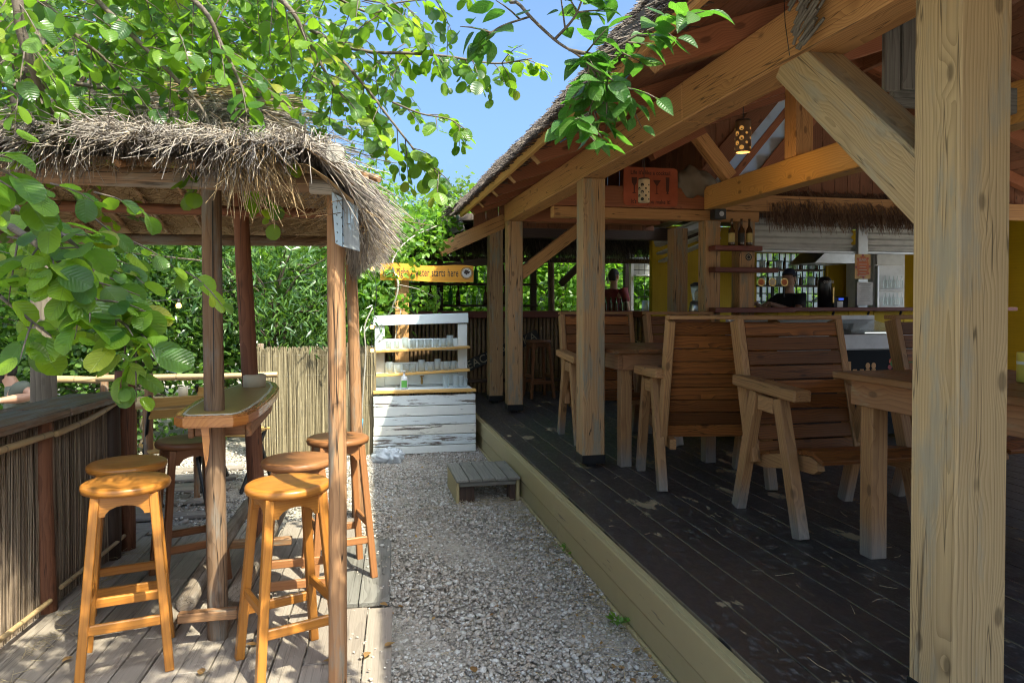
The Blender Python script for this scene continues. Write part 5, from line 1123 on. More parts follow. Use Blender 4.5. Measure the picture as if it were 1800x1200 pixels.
# tap towers, till, posters on the hatch post
tt = thing('beer_tower', 'tall black beer tap tower with white lettering on the serving counter', 'beer tap', (0, 0, 0)); p = ony(1449, 540, QY+.12)
lathe_obj('column', [(.07, 0), (.07, .26), (.065, .30), (.04, .325), (.003, .33)], 'tower_black', tt, Matrix.Translation((p.x, QY+.12, cz+.006)), 20); box('spout', p.x+.03, p.x+.05, QY+.02, QY+.05, cz+.05, cz+.22, 'brass', tt); lettering('GUINNESS', .036, 'white_print', tt, (p.x, QY+.047, cz+.275), sx=.75)
for i, px in enumerate((1338, 1358, 1379)):
    q = ony(px, 496, QY+.25); t = thing('tap_badge', 'round beer tap badge, %s of the three on the rail' % ('first', 'middle', 'last')[i], 'tap badge', q, group='tap badges'); disc('face', .045, 'brass', t, q); disc('badge_print', .032, 'orange_print' if i != 1 else 'cream', t, q+Vector((0, -.002, 0))); beam('handle', q+Vector((0, .012, -.16)), q+Vector((0, .012, .02)), .02, .02, 'black_metal', t, up=(0, 1, 0))
a = ony(1502, 490, QY+.05); b_ = ony(1530, 447, QY+.05); bp = thing('bar_poster', 'orange bar poster with floral border on the hatch post', 'poster', a); c = (a+b_)/2
box('sheet', a.x, b_.x, QY+.045, QY+.05, a.z, b_.z, 'orange_pale', bp, b=.001); prism('print_field', [((b_.x-a.x)*.40*math.cos(t), (b_.z-a.z)*.44*math.sin(t)) for t in np.linspace(0, 2*math.pi, 14)[:-1]], .001, 'orange_print', bp, Matrix.Translation((c.x, QY+.044, c.z))); lettering('BAR', .05, 'white_print', bp, (c.x, QY+.043, c.z+.07))
for k_ in range(5): ww = .10-.02*(k_%2); box('print_line', c.x-ww/2, c.x+ww/2, QY+.0425, QY+.0432, c.z+.02-.03*k_, c.z+.027-.03*k_, 'white_print', bp, b=.0002)
for k_ in range(8): an = k_*.8; disc('flower', .014, 'jar_red' if k_ % 2 else 'berry', bp, (c.x+(b_.x-a.x)*.44*math.cos(an), QY+.0435, c.z+(b_.z-a.z)*.45*math.sin(an)), 8)
a = ony(1503, 536, QY+.05); b_ = ony(1531, 496, QY+.05); mn_ = thing('paper_notice', 'white printed paper notice standing under the orange bar poster', 'notice', a); box('sheet', a.x, b_.x, QY+.02, QY+.025, a.z, b_.z, 'paper', mn_, b=.001)
for k_ in range(9): ww = (b_.x-a.x)*(.8 if k_ == 0 else .5+.2*(k_ % 3)/2); c = (a+b_)/2; box('print_line', c.x-ww/2, c.x+ww/2, QY+.018, QY+.0195, b_.z-.02-.022*k_-(.006 if k_ == 0 else .003), b_.z-.02-.022*k_, 'dark_print', mn_, b=.0003)
p = ony(1476, 535, QY+.2); tl = thing('till', 'small till terminal with a blue lit display behind the counter', 'till', p); box('body', p.x-.09, p.x+.09, QY+.18, QY+.30, cz+.006, cz+.12, 'black_paint', tl); box('display', p.x-.03, p.x+.03, QY+.174, QY+.179, cz+.085, cz+.105, 'screen_blue', tl, b=.001); nc = ony(1476, 533, QY+.05); o = box('note_card', nc.x-.035, nc.x+.035, QY+.04, QY+.05, cz+.007, cz+.07, 'paper'); tag(o, 'small white handwritten card on the serving counter', 'card')
# shelf unit on the inner posts
su = thing('post_shelf', 'three maroon shelf boards fixed across the two inner posts', 'shelf', (3.5, 6.45, 1.5))
for px0, px1, v in ((1252, 1335, 436), (1252, 1363, 474), (1252, 1392, 545)): a = ony(px0, v, 6.42); b_ = ony(px1, v, 6.42); box('board', a.x, b_.x, 6.36, 6.495, a.z-.024, a.z+.024, 'maroon_shelf', su)
for i, px in enumerate((1286, 1303, 1317)):
    p = ony(px, 431, 6.42); t = thing('beer_bottle', 'brown beer bottle on the top shelf board, %s' % ('nearest the post', 'in the middle', 'at the free end')[i], 'bottle', (p.x, 6.42, ony(px, 436, 6.42).z+.025), group='beer bottles on the shelf board'); V, F = lathe(bottle_mesh(.031, .26), 14); obj('glass_body', py_mesh('glass_body', V, F, True), 'beer_glass', t, WM[t.name]); lathe_obj('label', [(.0316, .03), (.0316, .12)], 'beer_label' if i != 1 else 'dark_print', t, WM[t.name], 14, close=False)
q = ony(1316, 452, 6.515); dc = thing('round_sticker', 'small black round sticker on the inner post', 'sticker', q); disc('face', .035, 'dark_print', dc, q); disc('print', .024, 'chalk', dc, q+Vector((0, -.001, 0)), r_in=.017)
p = ony(1258, 378, 6.46); cm = thing('wall_speaker', 'small black loudspeaker at the top of the inner post', 'speaker', p); box('case', p.x-.06, p.x+.06, 6.36, 6.46, p.z-.05, p.z+.05, 'black_paint', cm); disc('cone', .025, 'metal_grey', cm, Vector((p.x+.01, 6.358, p.z)))
# ================================================================ ICE CREAM FREEZER
fz = thing('ice_cream_freezer', 'dark chest freezer with white lid rim and tan brand lettering', 'freezer', (4.3, 5.9, DZ)); fx0, fx1, fy0, fy1 = 3.45, 5.05, 5.62, 6.32
box('body', fx0, fx1, fy0, fy1, DZ+.04, DZ+.80, 'freezer_dark', fz, axis=0); zl = ony(1540, 603, fy0-.02).z; box('lid_rim', fx0-.015, fx1+.015, fy0-.018, fy1+.01, DZ+.803, zl+.08, 'white_plastic', fz, axis=0, b=.012)
V = [(fx0+.03, fy0+.03, zl+.085), (fx1-.03, fy0+.03, zl+.085), (fx1-.03, fy1-.02, zl+.20), (fx0+.03, fy1-.02, zl+.20)]; V += [(x, y, z-.012) for x, y, z in V]; obj('glass_lid', py_mesh('glass_lid', V, [(0, 1, 2, 3), (7, 6, 5, 4), (0, 4, 5, 1), (1, 5, 6, 2), (2, 6, 7, 3), (3, 7, 4, 0)]), 'pane', fz); box('back_rim', fx0, fx1, fy1-.04, fy1+.02, zl+.082, zl+.24, 'white_plastic', fz)
a = ony(1485, 588, fy0+.3); b_ = ony(1530, 588, fy0+.3); box('light_strip', a.x, b_.x, fy0+.02, fy0+.03, zl+.088, zl+.096, 'led', fz, b=.001)
pc = ony(1502, 657, fy0); lettering('Nuii', .30, 'nuii_tan', fz, (pc.x, fy0-.002, pc.z-.015), sx=.82, bold=.012, spacing=1.05)
pj = ony(1582, 655, fy0); prism('printed_jar', [(-.13, -.09), (.13, -.09), (.14, .0), (.10, .03), (-.10, .03), (-.13, 0)], .003, 'jar_red', fz, Matrix.Translation((pj.x, fy0-.003, pj.z)))
for k_ in range(12): disc('printed_berry', .022+.008*(k_ % 3), ('berry', 'jar_red', 'leaf_green')[k_ % 3], fz, (pj.x-.11+.02*k_, fy0-.004-.0004*k_, pj.z+.055+.035*((k_*7) % 4)/2), 10)
# ================================================================ PEOPLE
def skin(name, J, E, mat, parent=None, mw=None, sub=2, root=None):
    """J {joint: (xyz, radius or (rx, ry))}, E edges; returns a smooth tapering surface"""
    keys = list(J); me = bpy.data.meshes.new(name); me.from_pydata([J[k][0] for k in keys], [(keys.index(a), keys.index(b)) for a, b in E], [])
    o = bpy.data.objects.new(name, me); col.objects.link(o); m = o.modifiers.new('skin', 'SKIN'); m.use_smooth_shade = True; m.branch_smoothing = .6
    for i, k in enumerate(keys):
        r = J[k][1]; sv = me.skin_vertices[0].data[i]; sv.radius = (r, r) if not hasattr(r, '__len__') else r; sv.use_root = (k == root) if root else i == 0
    s = o.modifiers.new('sub', 'SUBSURF'); s.levels = s.render_levels = sub
    dg = bpy.context.evaluated_depsgraph_get(); m2 = bpy.data.meshes.new_from_object(o.evaluated_get(dg)); bpy.data.objects.remove(o); m2.name = name
    m2.materials.clear(); m2.polygons.foreach_set('use_smooth', [True]*len(m2.polygons))
    return obj(name, m2, mat, parent, mw)
def head_geo(c, yaw, s=1.0, tilt=0):
    """egg-shaped head with brow, nose, mouth, chin and ears; faces -y before yaw"""
    bm = bmesh.new(); bmesh.ops.create_uvsphere(bm, u_segments=24, v_segments=18, radius=1)
    for v in bm.verts:
        x, y, z = v.co; w = 1-.22*max(0, -z)**1.5
        q = Vector((x*.076*w, y*.095*(1-.08*max(0, -z)), z*.118))
        if y < 0:
            f = max(0, 1-abs(x)*2.2)
            q.y -= .022*f*math.exp(-((z+.12)/.16)**2)*max(0, 1-abs(x)*5)    # nose
            q.y -= .006*math.exp(-((z-.22)/.12)**2)*(1-abs(x))               # brow
            q.y += .010*math.exp(-((z-.05)/.10)**2)*math.exp(-((abs(x)-.38)/.16)**2)  # eye sockets
            q.y -= .006*math.exp(-((z+.48)/.09)**2)*f                        # lips
            q.y -= .012*math.exp(-((z+.80)/.14)**2)*f                        # chin
        v.co = q
    for sx in (-1, 1):
        r = bmesh.ops.create_uvsphere(bm, u_segments=10, v_segments=8, radius=1)
        for v in r['verts']: p = v.co; v.co = Vector((sx*.075+p.x*.012, .012+p.y*.020, -.005+p.z*.034))
    me = bpy.data.meshes.new('head'); bm.to_mesh(me); bm.free(); me.transform(Matrix.Translation(c) @ Matrix.Rotation(yaw, 4, 'Z') @ Matrix.Rotation(tilt, 4, 'X') @ Matrix.Scale(s, 4)); return me
def join_into(o, me2):
    bm = bmesh.new(); bm.from_mesh(o.data); bm.from_mesh(me2); bm.to_mesh(o.data); bm.free(); o.data.polygons.foreach_set('use_smooth', [True]*len(o.data.polygons))
def cap_geo(name, c, yaw, mat, parent, s=1.06, zmin=.1, back=.35, front=None, beard=False):
    """hair / cap / beard: shell grown off the head surface"""
    bm = bmesh.new(); bmesh.ops.create_uvsphere(bm, u_segments=24, v_segments=18, radius=1); rm = []
    for v in bm.verts:
        x, y, z = v.co; keep = (z > zmin+.25*max(0, -y)) or (y > back and z > -.55)
        if beard: keep = (z < -.25 and y < .25) or (abs(x) > .8 and z < .1 and y < .15 and y > -.3)
        if not keep: rm.append(v)
        n1 = 1+.02*mn.noise(Vector((x, y, z))*7); w = 1-.22*max(0, -z)**1.5; v.co = Vector((x*.076*w*s*n1, y*.095*s*n1-(.012 if beard and y < 0 else 0), z*.118*s*n1))
    bmesh.ops.delete(bm, geom=rm, context='VERTS'); me = bpy.data.meshes.new(name); bm.to_mesh(me); bm.free()
    o = obj(name, me, mat, parent, Matrix.Translation(c) @ Matrix.Rotation(yaw, 4, 'Z'), True); md = o.modifiers.new('thick', 'SOLIDIFY'); md.thickness = .008; return o
def hand_joints(J, E, tag_, wrist, d, nrm, curl=.5):
    d = Vector(d).normalized(); nrm = Vector(nrm).normalized(); sd = d.cross(nrm).normalized(); w_ = Vector(wrist)
    J[tag_+'palm'] = (w_+d*.05, (.020, .034)); E.append((tag_+'wrist', tag_+'palm'))
    for i, (o_, l_) in enumerate(((-.030, .068), (-.010, .078), (.010, .074), (.029, .058))):
        p = w_+d*.085+sd*o_; J[f'{tag_}f{i}a'] = (p, .0095); q = p+(d*(1-curl*.3)-nrm*curl*.6).normalized()*l_*.5; J[f'{tag_}f{i}b'] = (q, .0085); e = q+(d*(1-curl)-nrm*curl).normalized()*l_*.5; J[f'{tag_}f{i}c'] = (e, .007)
        E += [(tag_+'palm', f'{tag_}f{i}a'), (f'{tag_}f{i}a', f'{tag_}f{i}b'), (f'{tag_}f{i}b', f'{tag_}f{i}c')]
    p = w_+d*.03-sd*.036; J[tag_+'t1'] = (p, .012); J[tag_+'t2'] = (p+(d*.8-sd*.6).normalized()*.04, .0105); J[tag_+'t3'] = (p+(d*.8-sd*.6).normalized()*.04+d*.03, .008)
    E += [(tag_+'palm', tag_+'t1'), (tag_+'t1', tag_+'t2'), (tag_+'t2', tag_+'t3')]
def person(label, head, yaw, sh, hips, arms, legs, skinm, shirt, trousers, hair, cap=None, beard=False):
    """sh/hips: centre points; arms/legs: {'l': (shoulder, elbow, wrist, handdir)}, {'l': (hip, knee, ankle, toe)}"""
    t = thing('person', label, 'person', (hips[0], hips[1], min(l[2][2] for l in legs.values())-.07)); H = Vector(head); S = Vector(sh); P = Vector(hips)
    J = {}; E = []; mid = (S+P)/2
    TR = {'pelvis': (.15, .11), 'waist': (.145, .10), 'chest': (.17, .12)}; J['pelvis'] = (P, (.12, .09)); J['waist'] = (P+(S-P)*.32, (.11, .08)); J['chest'] = (P+(S-P)*.72, (.125, .085)); J['neckbase'] = (S+Vector((0, 0, .04)), (.06, .058)); J['neck'] = ((S+H)/2+Vector((0, 0, .0)), .056); J['skull'] = (H+Vector((0, 0, -.03)), .06)
    E += [('pelvis', 'waist'), ('waist', 'chest'), ('chest', 'neckbase'), ('neckbase', 'neck'), ('neck', 'skull')]; SJ = {k: (J[k][0], tuple(x+.016 for x in TR[k])) for k in ('pelvis', 'waist', 'chest')}; SJ['neckbase'] = (S+Vector((0, 0, .03)), (.085, .08)); SE = [('pelvis', 'waist'), ('waist', 'chest'), ('chest', 'neckbase')]; TJ = {'pelvis': (P, (.165, .125))}; TE = []
    for k, (a, b, c, d) in arms.items():
        J[k+'sh'] = (Vector(a), .052); J[k+'el'] = (Vector(b), .044); J[k+'mid'] = ((Vector(b)*.65+Vector(c)*.35), .045); J[k+'wrist'] = (Vector(c), .030); E += [('chest', k+'sh'), (k+'sh', k+'el'), (k+'el', k+'mid'), (k+'mid', k+'wrist')]; hand_joints(J, E, k, c, d, (0, 0, 1))
        SJ[k+'sh'] = (Vector(a), .078); SJ[k+'slv'] = (Vector(a)*.35+Vector(b)*.65, .066); SE += [('chest', k+'sh'), (k+'sh', k+'slv')]
    for k, (a, b, c, d) in legs.items():
        J[k+'hip'] = (Vector(a), .09); J[k+'kn'] = (Vector(b), .058); J[k+'an'] = (Vector(c), .040); J[k+'toe'] = (Vector(d), .035); E += [('pelvis', k+'hip'), (k+'hip', k+'kn'), (k+'kn', k+'an'), (k+'an', k+'toe')]
        TJ[k+'hip'] = (Vector(a), .102); TJ[k+'kn'] = (Vector(b), .074); TJ[k+'an'] = (Vector(c), .062); TE += [('pelvis', k+'hip'), (k+'hip', k+'kn'), (k+'kn', k+'an')]
    body = skin('body', J, E, skinm, t, root='pelvis'); join_into(body, head_geo(H, yaw)); skin('shirt', SJ, SE, shirt, t, root='pelvis'); skin('trousers', TJ, TE, trousers, t, root='pelvis')
    cap_geo('hair', H, yaw, hair, t, 1.07)
    if beard: cap_geo('beard', H, yaw, hair, t, 1.09, beard=True)
    if cap:
        cap_geo('cap', H, yaw, cap, t, 1.13, zmin=.28, back=2); Mh = Matrix.Translation(H) @ Matrix.Rotation(yaw, 4, 'Z'); prism('cap_peak', [(-.07, -.09), (-.05, -.16), (0, -.18), (.05, -.16), (.07, -.09)], .008, cap, t, Mh @ Matrix.Translation((0, 0, .045)) @ Matrix.Rotation(rad(-90), 4, 'X') @ Matrix.Diagonal((1, 1, -1, 1)))
    return t
# man seated at the terrace beyond the counter, in profile, looking left
hd = ony(6, 647, 6.85); shc = ony(22, 682, 6.85); el = ony(56, 697, 6.65); wr = ony(2, 704, 6.5)
hp = Vector((shc.x+.04, 6.85, shc.z-.50))
person('seated bearded man in a grey-green t-shirt beyond the reed counter', hd, rad(-82), shc, hp,
       {'l': (ony(38, 678, 6.68), el, wr, (-1, -.2, .0)), 'r': (shc+Vector((-.02, .17, 0)), shc+Vector((-.12, .2, -.28)), shc+Vector((-.40, .05, -.27)), (-1, 0, 0))},
       {'l': (hp+Vector((-.05, -.1, -.02)), hp+Vector((-.46, -.1, .03)), hp+Vector((-.42, -.1, -.36)), hp+Vector((-.56, -.1, -.40))), 'r': (hp+Vector((-.05, .1, -.02)), hp+Vector((-.46, .1, .03)), hp+Vector((-.42, .1, -.36)), hp+Vector((-.56, .1, -.40)))}, 'skin_tan', 'shirt_green', 'trouser_dark', 'hair_dark', beard=True)
bn = thing('terrace_bench', 'low plank bench under the seated man', 'bench', (hp.x, hp.y, 0)); box('seat', hp.x-.25, hp.x+.35, hp.y-.5, hp.y+.6, hp.z-.15, hp.z-.115, 'terrace_board', bn, axis=1)
for sy in (-.4, .5): box('leg', hp.x-.15, hp.x+.25, hp.y+sy-.03, hp.y+sy+.03, 0, hp.z-.152, 'terrace_board', bn, axis=2)
def stand(label, px, py, Y, yaw, shirt, hair, cap, reach, skinm='skin'):
    h = ony(px, py, Y); fz_ = h.z-1.62; s = h+Vector((0, 0, -.205)); p = h+Vector((0, 0, -.72)); c, sn_ = math.cos(yaw), math.sin(yaw)
    R = lambda x, y, z: Vector((h.x+x*c-y*sn_, h.y+x*sn_+y*c, z))
    arms = {}
    for k, sx in (('l', 1), ('r', -1)):
        a = R(sx*.18, 0, s.z-.02)
        if reach: arms[k] = (a, R(sx*.24, -.18, s.z-.22), R(sx*.10, -.46, s.z-.10), R(sx*.10, -1, s.z)-R(sx*.10, 0, s.z))
        else: arms[k] = (a, R(sx*.25, .03, s.z-.30), R(sx*.16, -.20, s.z-.44), R(0, -1, s.z)-R(0, 0, s.z)-Vector((0, 0, .4)))
    legs = {k: (R(sx*.09, 0, p.z-.04), R(sx*.10, -.02, p.z-.44), R(sx*.10, .02, fz_+.08), R(sx*.11, -.14, fz_+.03)) for k, sx in (('l', 1), ('r', -1))}
    return person(label, h, yaw, s, p, arms, legs, skinm, shirt, 'trouser_dark', hair, cap)
stand('barman in a dark red t-shirt behind the bamboo bar, looking aside', 1079, 486, 10.33, rad(130), 'shirt_red', 'hair_dark', None, False)
stand('bar worker in black t-shirt and cap reaching out behind the serving hatch', 1387, 490, 7.9, rad(-70), 'shirt_black', 'hair_dark', 'cap_blue', True)
# ================================================================ STRING LIGHTS
def bulb_string(label, pts, at, sag=.05):
    t = thing('string_lights', label, 'string lights', pts[0]); tubes('cable', [smooth_path(pts, 8)], [.003], 'black_paint', t, 5)
    for p in at:
        p = Vector(p); lathe_obj('bulb', [(.003, -.030), (.015, -.027), (.021, -.014), (.019, .0), (.010, .012)], 'bulb_glow', t, Matrix.Translation(p), 14); lathe_obj('socket', [(.011, .010), (.011, .034), (.004, .038)], 'bulb_cap', t, Matrix.Translation(p), 10)
    return t
a_, b_ = ony(69, 470, 5.6), ony(314, 535, 5.9); bulb_string('string of amber bulbs hanging beyond the terrace', [a_+Vector((-1, 0, .3)), a_+Vector((0, 0, .04)), (a_+b_)/2+Vector((0, 0, -.05)), b_+Vector((0, 0, .04)), b_+Vector((1.0, 0, .25))], [a_, b_])
pts = [ony(x, y, 7.15) for x, y in ((640, 440), (652, 470), (662, 512), (655, 573), (654, 612), (660, 660))]; bulb_string('string of amber bulbs running down beside the pallet stand', pts, [ony(655, 471, 7.13), ony(654, 573, 7.13), ony(654, 614, 7.13)])
# rope with a blue end dangling beside the pallet stand
rp_ = thing('hanging_rope', 'pale twisted rope with blue tape at its end, hanging by the stand', 'rope', ony(640, 700, 6.9)); tubes('strand', [smooth_path([ony(x, y, 6.9) for x, y in ((655, 540), (641, 575), (643, 620), (639, 680), (636, 735), (637, 800))], 6)], [.007], 'rope_grey', rp_, 6); tubes('tape', [[ony(636, 736, 6.89), ony(635, 752, 6.89)]], [.014], 'blue_rope', rp_, 8)
bw_ = thing('blue_cord', 'thin blue cord strung loosely along the rafter tails', 'cord', onx(1000, 235, 1.3)); tubes('strand', [smooth_path([onx(985, 250, 1.25), onx(1030, 218, 1.3), onx(1078, 160, 1.3), onx(1160, 80, 1.3), onx(1232, 22, 1.35), onx(1262, -10, 1.35)], 6)], [.004], 'blue_rope', bw_, 5)
# ================================================================ FOLIAGE
def tmpl(outline, mid, fold=.12, curl=.10):
    """leaf from half outline [(w, v)]; midrib along v; returns verts, tris, uv (length 1)"""
    V = [(0, 0, 0)]; uv = [(.5, 0)]; rows = []
    for w_, v in outline:
        z = -curl*v*v; rows.append(len(V)); V += [(-w_, v, z+fold*w_), (0, v, z), (w_, v, z+fold*w_)]; uv += [(.5-w_, v), (.5, v), (.5+w_, v)]
    V.append((0, 1, -curl)); uv.append((.5, 1)); T = []; r = rows[0]; T += [(0, r+1, r), (0, r+2, r+1)]
    for a, b in zip(rows, rows[1:]): T += [(a, a+1, b+1), (a, b+1, b), (a+1, a+2, b+2), (a+1, b+2, b+1)]
    r = rows[-1]; t = len(V)-1; T += [(r, r+1, t), (r+1, r+2, t)]
    return np.array(V, float), np.array(T), np.array(uv, float)
ALDER = tmpl([(.24, .10), (.38, .27), (.44, .5), (.42, .72), (.28, .90)], 0, .16, .14); OVATE = tmpl([(.16, .10), (.29, .28), (.31, .48), (.22, .70), (.10, .88)], 0, .2, .18)
ALDERS = (ALDER, tmpl([(.20, .08), (.34, .24), (.42, .46), (.43, .70), (.33, .91)], 0, .42, .30), tmpl([(.22, .10), (.33, .27), (.37, .5), (.33, .74), (.20, .92)], 0, -.10, -.10))
OVATES = (OVATE, tmpl([(.14, .10), (.25, .28), (.28, .48), (.21, .70), (.10, .88)], 0, .5, .35), tmpl([(.17, .12), (.30, .32), (.33, .52), (.22, .74), (.08, .9)], 0, -.08, .05))
SIMPLE = tmpl([(.30, .40)], 0, .15, .12); LANCE = tmpl([(.11, .35)], 0, .15, .2); ROUND = tmpl([(.34, .25), (.36, .65)], 0, .15, .12)
def nrmz(a): return a/(np.linalg.norm(a, axis=-1, keepdims=True)+1e-9)
def leaf_frames(axis, up):
    y = nrmz(axis); x = nrmz(np.cross(y, up)); z = np.cross(x, y); return np.stack([x, y, z], 2)   # columns
def leaf_mesh(name, T, P, axis, up, size, mat, parent=None, kind='stuff'):
    V, F, uv = T; n = len(P); R = leaf_frames(axis, up); W = np.einsum('nij,kj->nki', R, V)*np.asarray(size).reshape(-1, 1, 1)+P[:, None]
    FF = (F[None]+(np.arange(n)*len(V))[:, None, None]).reshape(-1, 3)
    o = obj(name, np_mesh(name, W.reshape(-1, 3), FF, np.tile(uv, (n, 1)), smooth=True), mat, parent)
    if kind: o['kind'] = kind
    return o
def rand_leaves(P, spread=.8, droop=.3, upb=.9):
    n = len(P); ax = rng.normal(size=(n, 3)); ax[:, 2] = ax[:, 2]*.5-droop; up = rng.normal(size=(n, 3))*spread; up[:, 2] += upb; return ax, up
def blob_points(blobs, n, clump=.22, per=26, shell=.55):
    """points in leaf clumps spread through ellipsoids, denser towards the outside"""
    w_ = np.array([b[1][0]*b[1][1]*b[1][2] for b in blobs])**.7; w_ /= w_.sum(); k = max(1, n//per); idx = rng.choice(len(blobs), k, p=w_)
    d = nrmz(rng.normal(size=(k, 3)))*(shell+(1-shell)*rng.random((k, 1))**.6)*(.82+.36*rng.random((k, 1)))
    C = np.array([blobs[i][0] for i in idx])+d*np.array([blobs[i][1] for i in idx]); s = clump*rng.uniform(.6, 1.5, (k, 1, 1))
    P = (C[:, None]+rng.normal(size=(k, per, 3))*s*np.array([1, 1, .7])).reshape(-1, 3); return P, C
def tree(name, label, cat, base, trunk_top, r, blobs, n, size, T, mat, group=None, clump=.22, per=26, nbr=14, bark='bark', droop=.3, lean=0, keep=None):
    base = Vector(base); tt = Vector(trunk_top); t = thing(name, label, cat, base, group=group)
    L_ = (tt-base).length
    if r: log('trunk', base-Vector((0, 0, .05)), tt, r, r*.62, bark, t, seed=int(base.x*10) % 7, rings=9, wob=.08)
    P, C = blob_points(blobs, n, clump, per)
    if keep is not None: P = P[keep(P)]
    ax, up = rand_leaves(P, droop=droop); leaf_mesh('crown', T, P, ax, up, rng.uniform(.7, 1.25, len(P))*size, mat, t)
    if nbr:
        pa = []; ra = []; ch = C[rng.choice(len(C), min(nbr, len(C)), replace=False)]
        for c in ch:
            c = Vector(c)
            if keep is not None and not keep(np.array([c]))[0]: continue
            s = base+(tt-base)*random.uniform(.45, 1); m = (s+c)/2+Vector((0, 0, .15*(c-s).length)); pa.append([s, s*.5+m*.5, m, m*.4+c*.6, c]); rr = max(r, .03)*.4; ra.append([rr, rr*.8, rr*.6, rr*.4, rr*.2])
        if pa: o = tubes('limbs', pa, ra, 'branch_bark', t, 6); o['kind'] = 'stuff'
    return t
sky_gap = lambda P: ~((P[:, 0] > .02*P[:, 1]-.05) & (P[:, 2] > 1.5+.07*P[:, 1]))       # open sky over the path
# trees and shrubs behind the hut
tx_ = ony(82, 600, 5.9)
tree('garden_tree', 'slim grey-barked tree standing just beyond the reed counter', 'tree', (tx_.x, 5.9, 0), (tx_.x-.1, 6.0, 3.6), .10, [((-3.0, 6.2, 4.2), (1.3, 1.2, 1.0)), ((-2.2, 6.6, 3.9), (1.1, 1.2, .9)), ((-3.6, 6.8, 3.2), (1.0, 1.0, .8))], 9000, .075, SIMPLE, 'leaf_crown', nbr=22)
tree('tall_tree', 'tall dark leafy tree rising behind the thatched hut', 'tree', (-2.6, 9.4, 0), (-2.4, 9.4, 5.2), .16, [((-2.4, 9.4, 4.4), (1.8, 1.3, 1.9)), ((-1.2, 9.2, 3.8), (1.1, 1.0, 1.3)), ((-4.2, 9.6, 4.2), (1.6, 1.2, 1.8)), ((-2.0, 9.0, 6.0), (1.8, 1.2, 1.2))], 17000, .085, SIMPLE, 'leaf_crown', nbr=30, clump=.26, keep=sky_gap)
tree('tall_tree', 'broad leafy tree at the far edge of the terrace garden', 'tree', (-6.0, 9.8, 0), (-6, 9.8, 4.5), .16, [((-6.0, 9.8, 4.4), (1.9, 1.4, 2.0)), ((-5.6, 9.0, 2.6), (1.6, 1.0, 1.0)), ((-7.6, 9.6, 3.6), (1.5, 1.3, 2.0))], 10000, .10, SIMPLE, 'leaf_crown', nbr=18, clump=.3)
tree('leafy_shrub', 'large shrub with glossy narrow leaves hanging over the pale reed fence', 'shrub', (-.9, 8.2, 0), (-.9, 8.1, 1.6), .05, [((-.75, 7.75, 1.75), (.75, .5, .62)), ((-.1, 7.9, 1.5), (.38, .4, .45)), ((-1.7, 7.8, 1.8), (.8, .5, .7)), ((-.5, 7.6, 1.25), (.5, .3, .28))], 5200, .10, LANCE, 'leaf_shrub', nbr=26, clump=.15, droop=.7, keep=lambda P: (P[:, 2] > .95) & sky_gap(P))
tree('leafy_shrub', 'broad-leaved dark shrub filling the view between the hut posts', 'shrub', (-1.5, 8.7, 0), (-1.5, 8.6, 1.6), .05, [((-1.4, 8.4, 1.8), (.9, .5, .75)), ((-.4, 8.5, 1.9), (.6, .5, .6)), ((-2.4, 8.4, 1.7), (.8, .5, .7)), ((-1.0, 8.2, 1.2), (.8, .4, .5))], 6500, .085, OVATE, 'leaf_crown', nbr=26, clump=.17, droop=.5, keep=sky_gap)
tree('leafy_shrub', 'dense dark shrub in shade behind the bamboo table', 'shrub', (-2.2, 8.0, 0), (-2.2, 8.0, .8), .04, [((-2.3, 8.0, .75), (1.1, .5, .75)), ((-3.4, 8.1, .7), (1.0, .5, .75))], 8000, .055, ROUND, 'leaf_crown', nbr=16, clump=.14)
tree('leafy_shrub', 'pale green shrub behind the seated man', 'shrub', (-4.2, 8.4, 0), (-4.2, 8.4, 1.2), .04, [((-4.2, 8.4, 1.3), (1.3, .6, 1.2)), ((-3.0, 8.6, 1.7), (1.0, .6, .8))], 8000, .07, ROUND, 'leaf_vine', nbr=16, clump=.18)
tree('bamboo_clump', 'light green bamboo spray rising beyond the end of the hut thatch', 'bamboo', (.0, 9.2, 0), (.05, 9.2, 2.6), .02, [((.15, 9.2, 2.65), (.42, .4, .62)), ((-.2, 9.1, 2.2), (.4, .4, .6))], 2600, .15, LANCE, 'leaf_bamboo', nbr=20, clump=.13, per=16, droop=.5)
for i, (x, y, h_, lb) in enumerate(((1.2, 26, 6.0, 'rounded distant tree just past the thatch eave'), (3.2, 27, 6.2, 'distant pale tree peeping over the thatch eave'), (-.9, 30, 5.4, 'distant blue-green tree low above the bamboo spray'))):
    tree('distant_tree', lb, 'tree', (x+2.2, y, 0), (x+2.2, y, h_*.6), .2, [((x+2.2, y, h_*.72), (1.7, 1.5, h_*.27)), ((x+1.0, y, h_*.55), (1.3, 1.2, h_*.22)), ((x+3.4, y, h_*.58), (1.3, 1.2, h_*.25))], 9000, .20, SIMPLE, 'leaf_far', 'trees on the skyline', clump=.3, nbr=10)
# greenery beyond the back bar
for i, (x, lb) in enumerate(((.6, 'bright shrub seen between the bottles at the outer end of the bar'), (2.2, 'bright shrub seen under the canopy behind the bar posts'), (3.6, 'leafy shrub behind the barman'), (5.6, 'leafy shrub outside the bar room window'))):
    tree('leafy_shrub', lb, 'shrub', (x, 12.9, 0), (x, 12.9, 1.4), .04, [((x, 12.9, 1.2), (.95, .6, 1.1)), ((x+.3, 12.7, 2.3), (.9, .6, .9))], 5200, .11, ROUND if i % 2 else SIMPLE, 'leaf_vine', nbr=14, clump=.2)
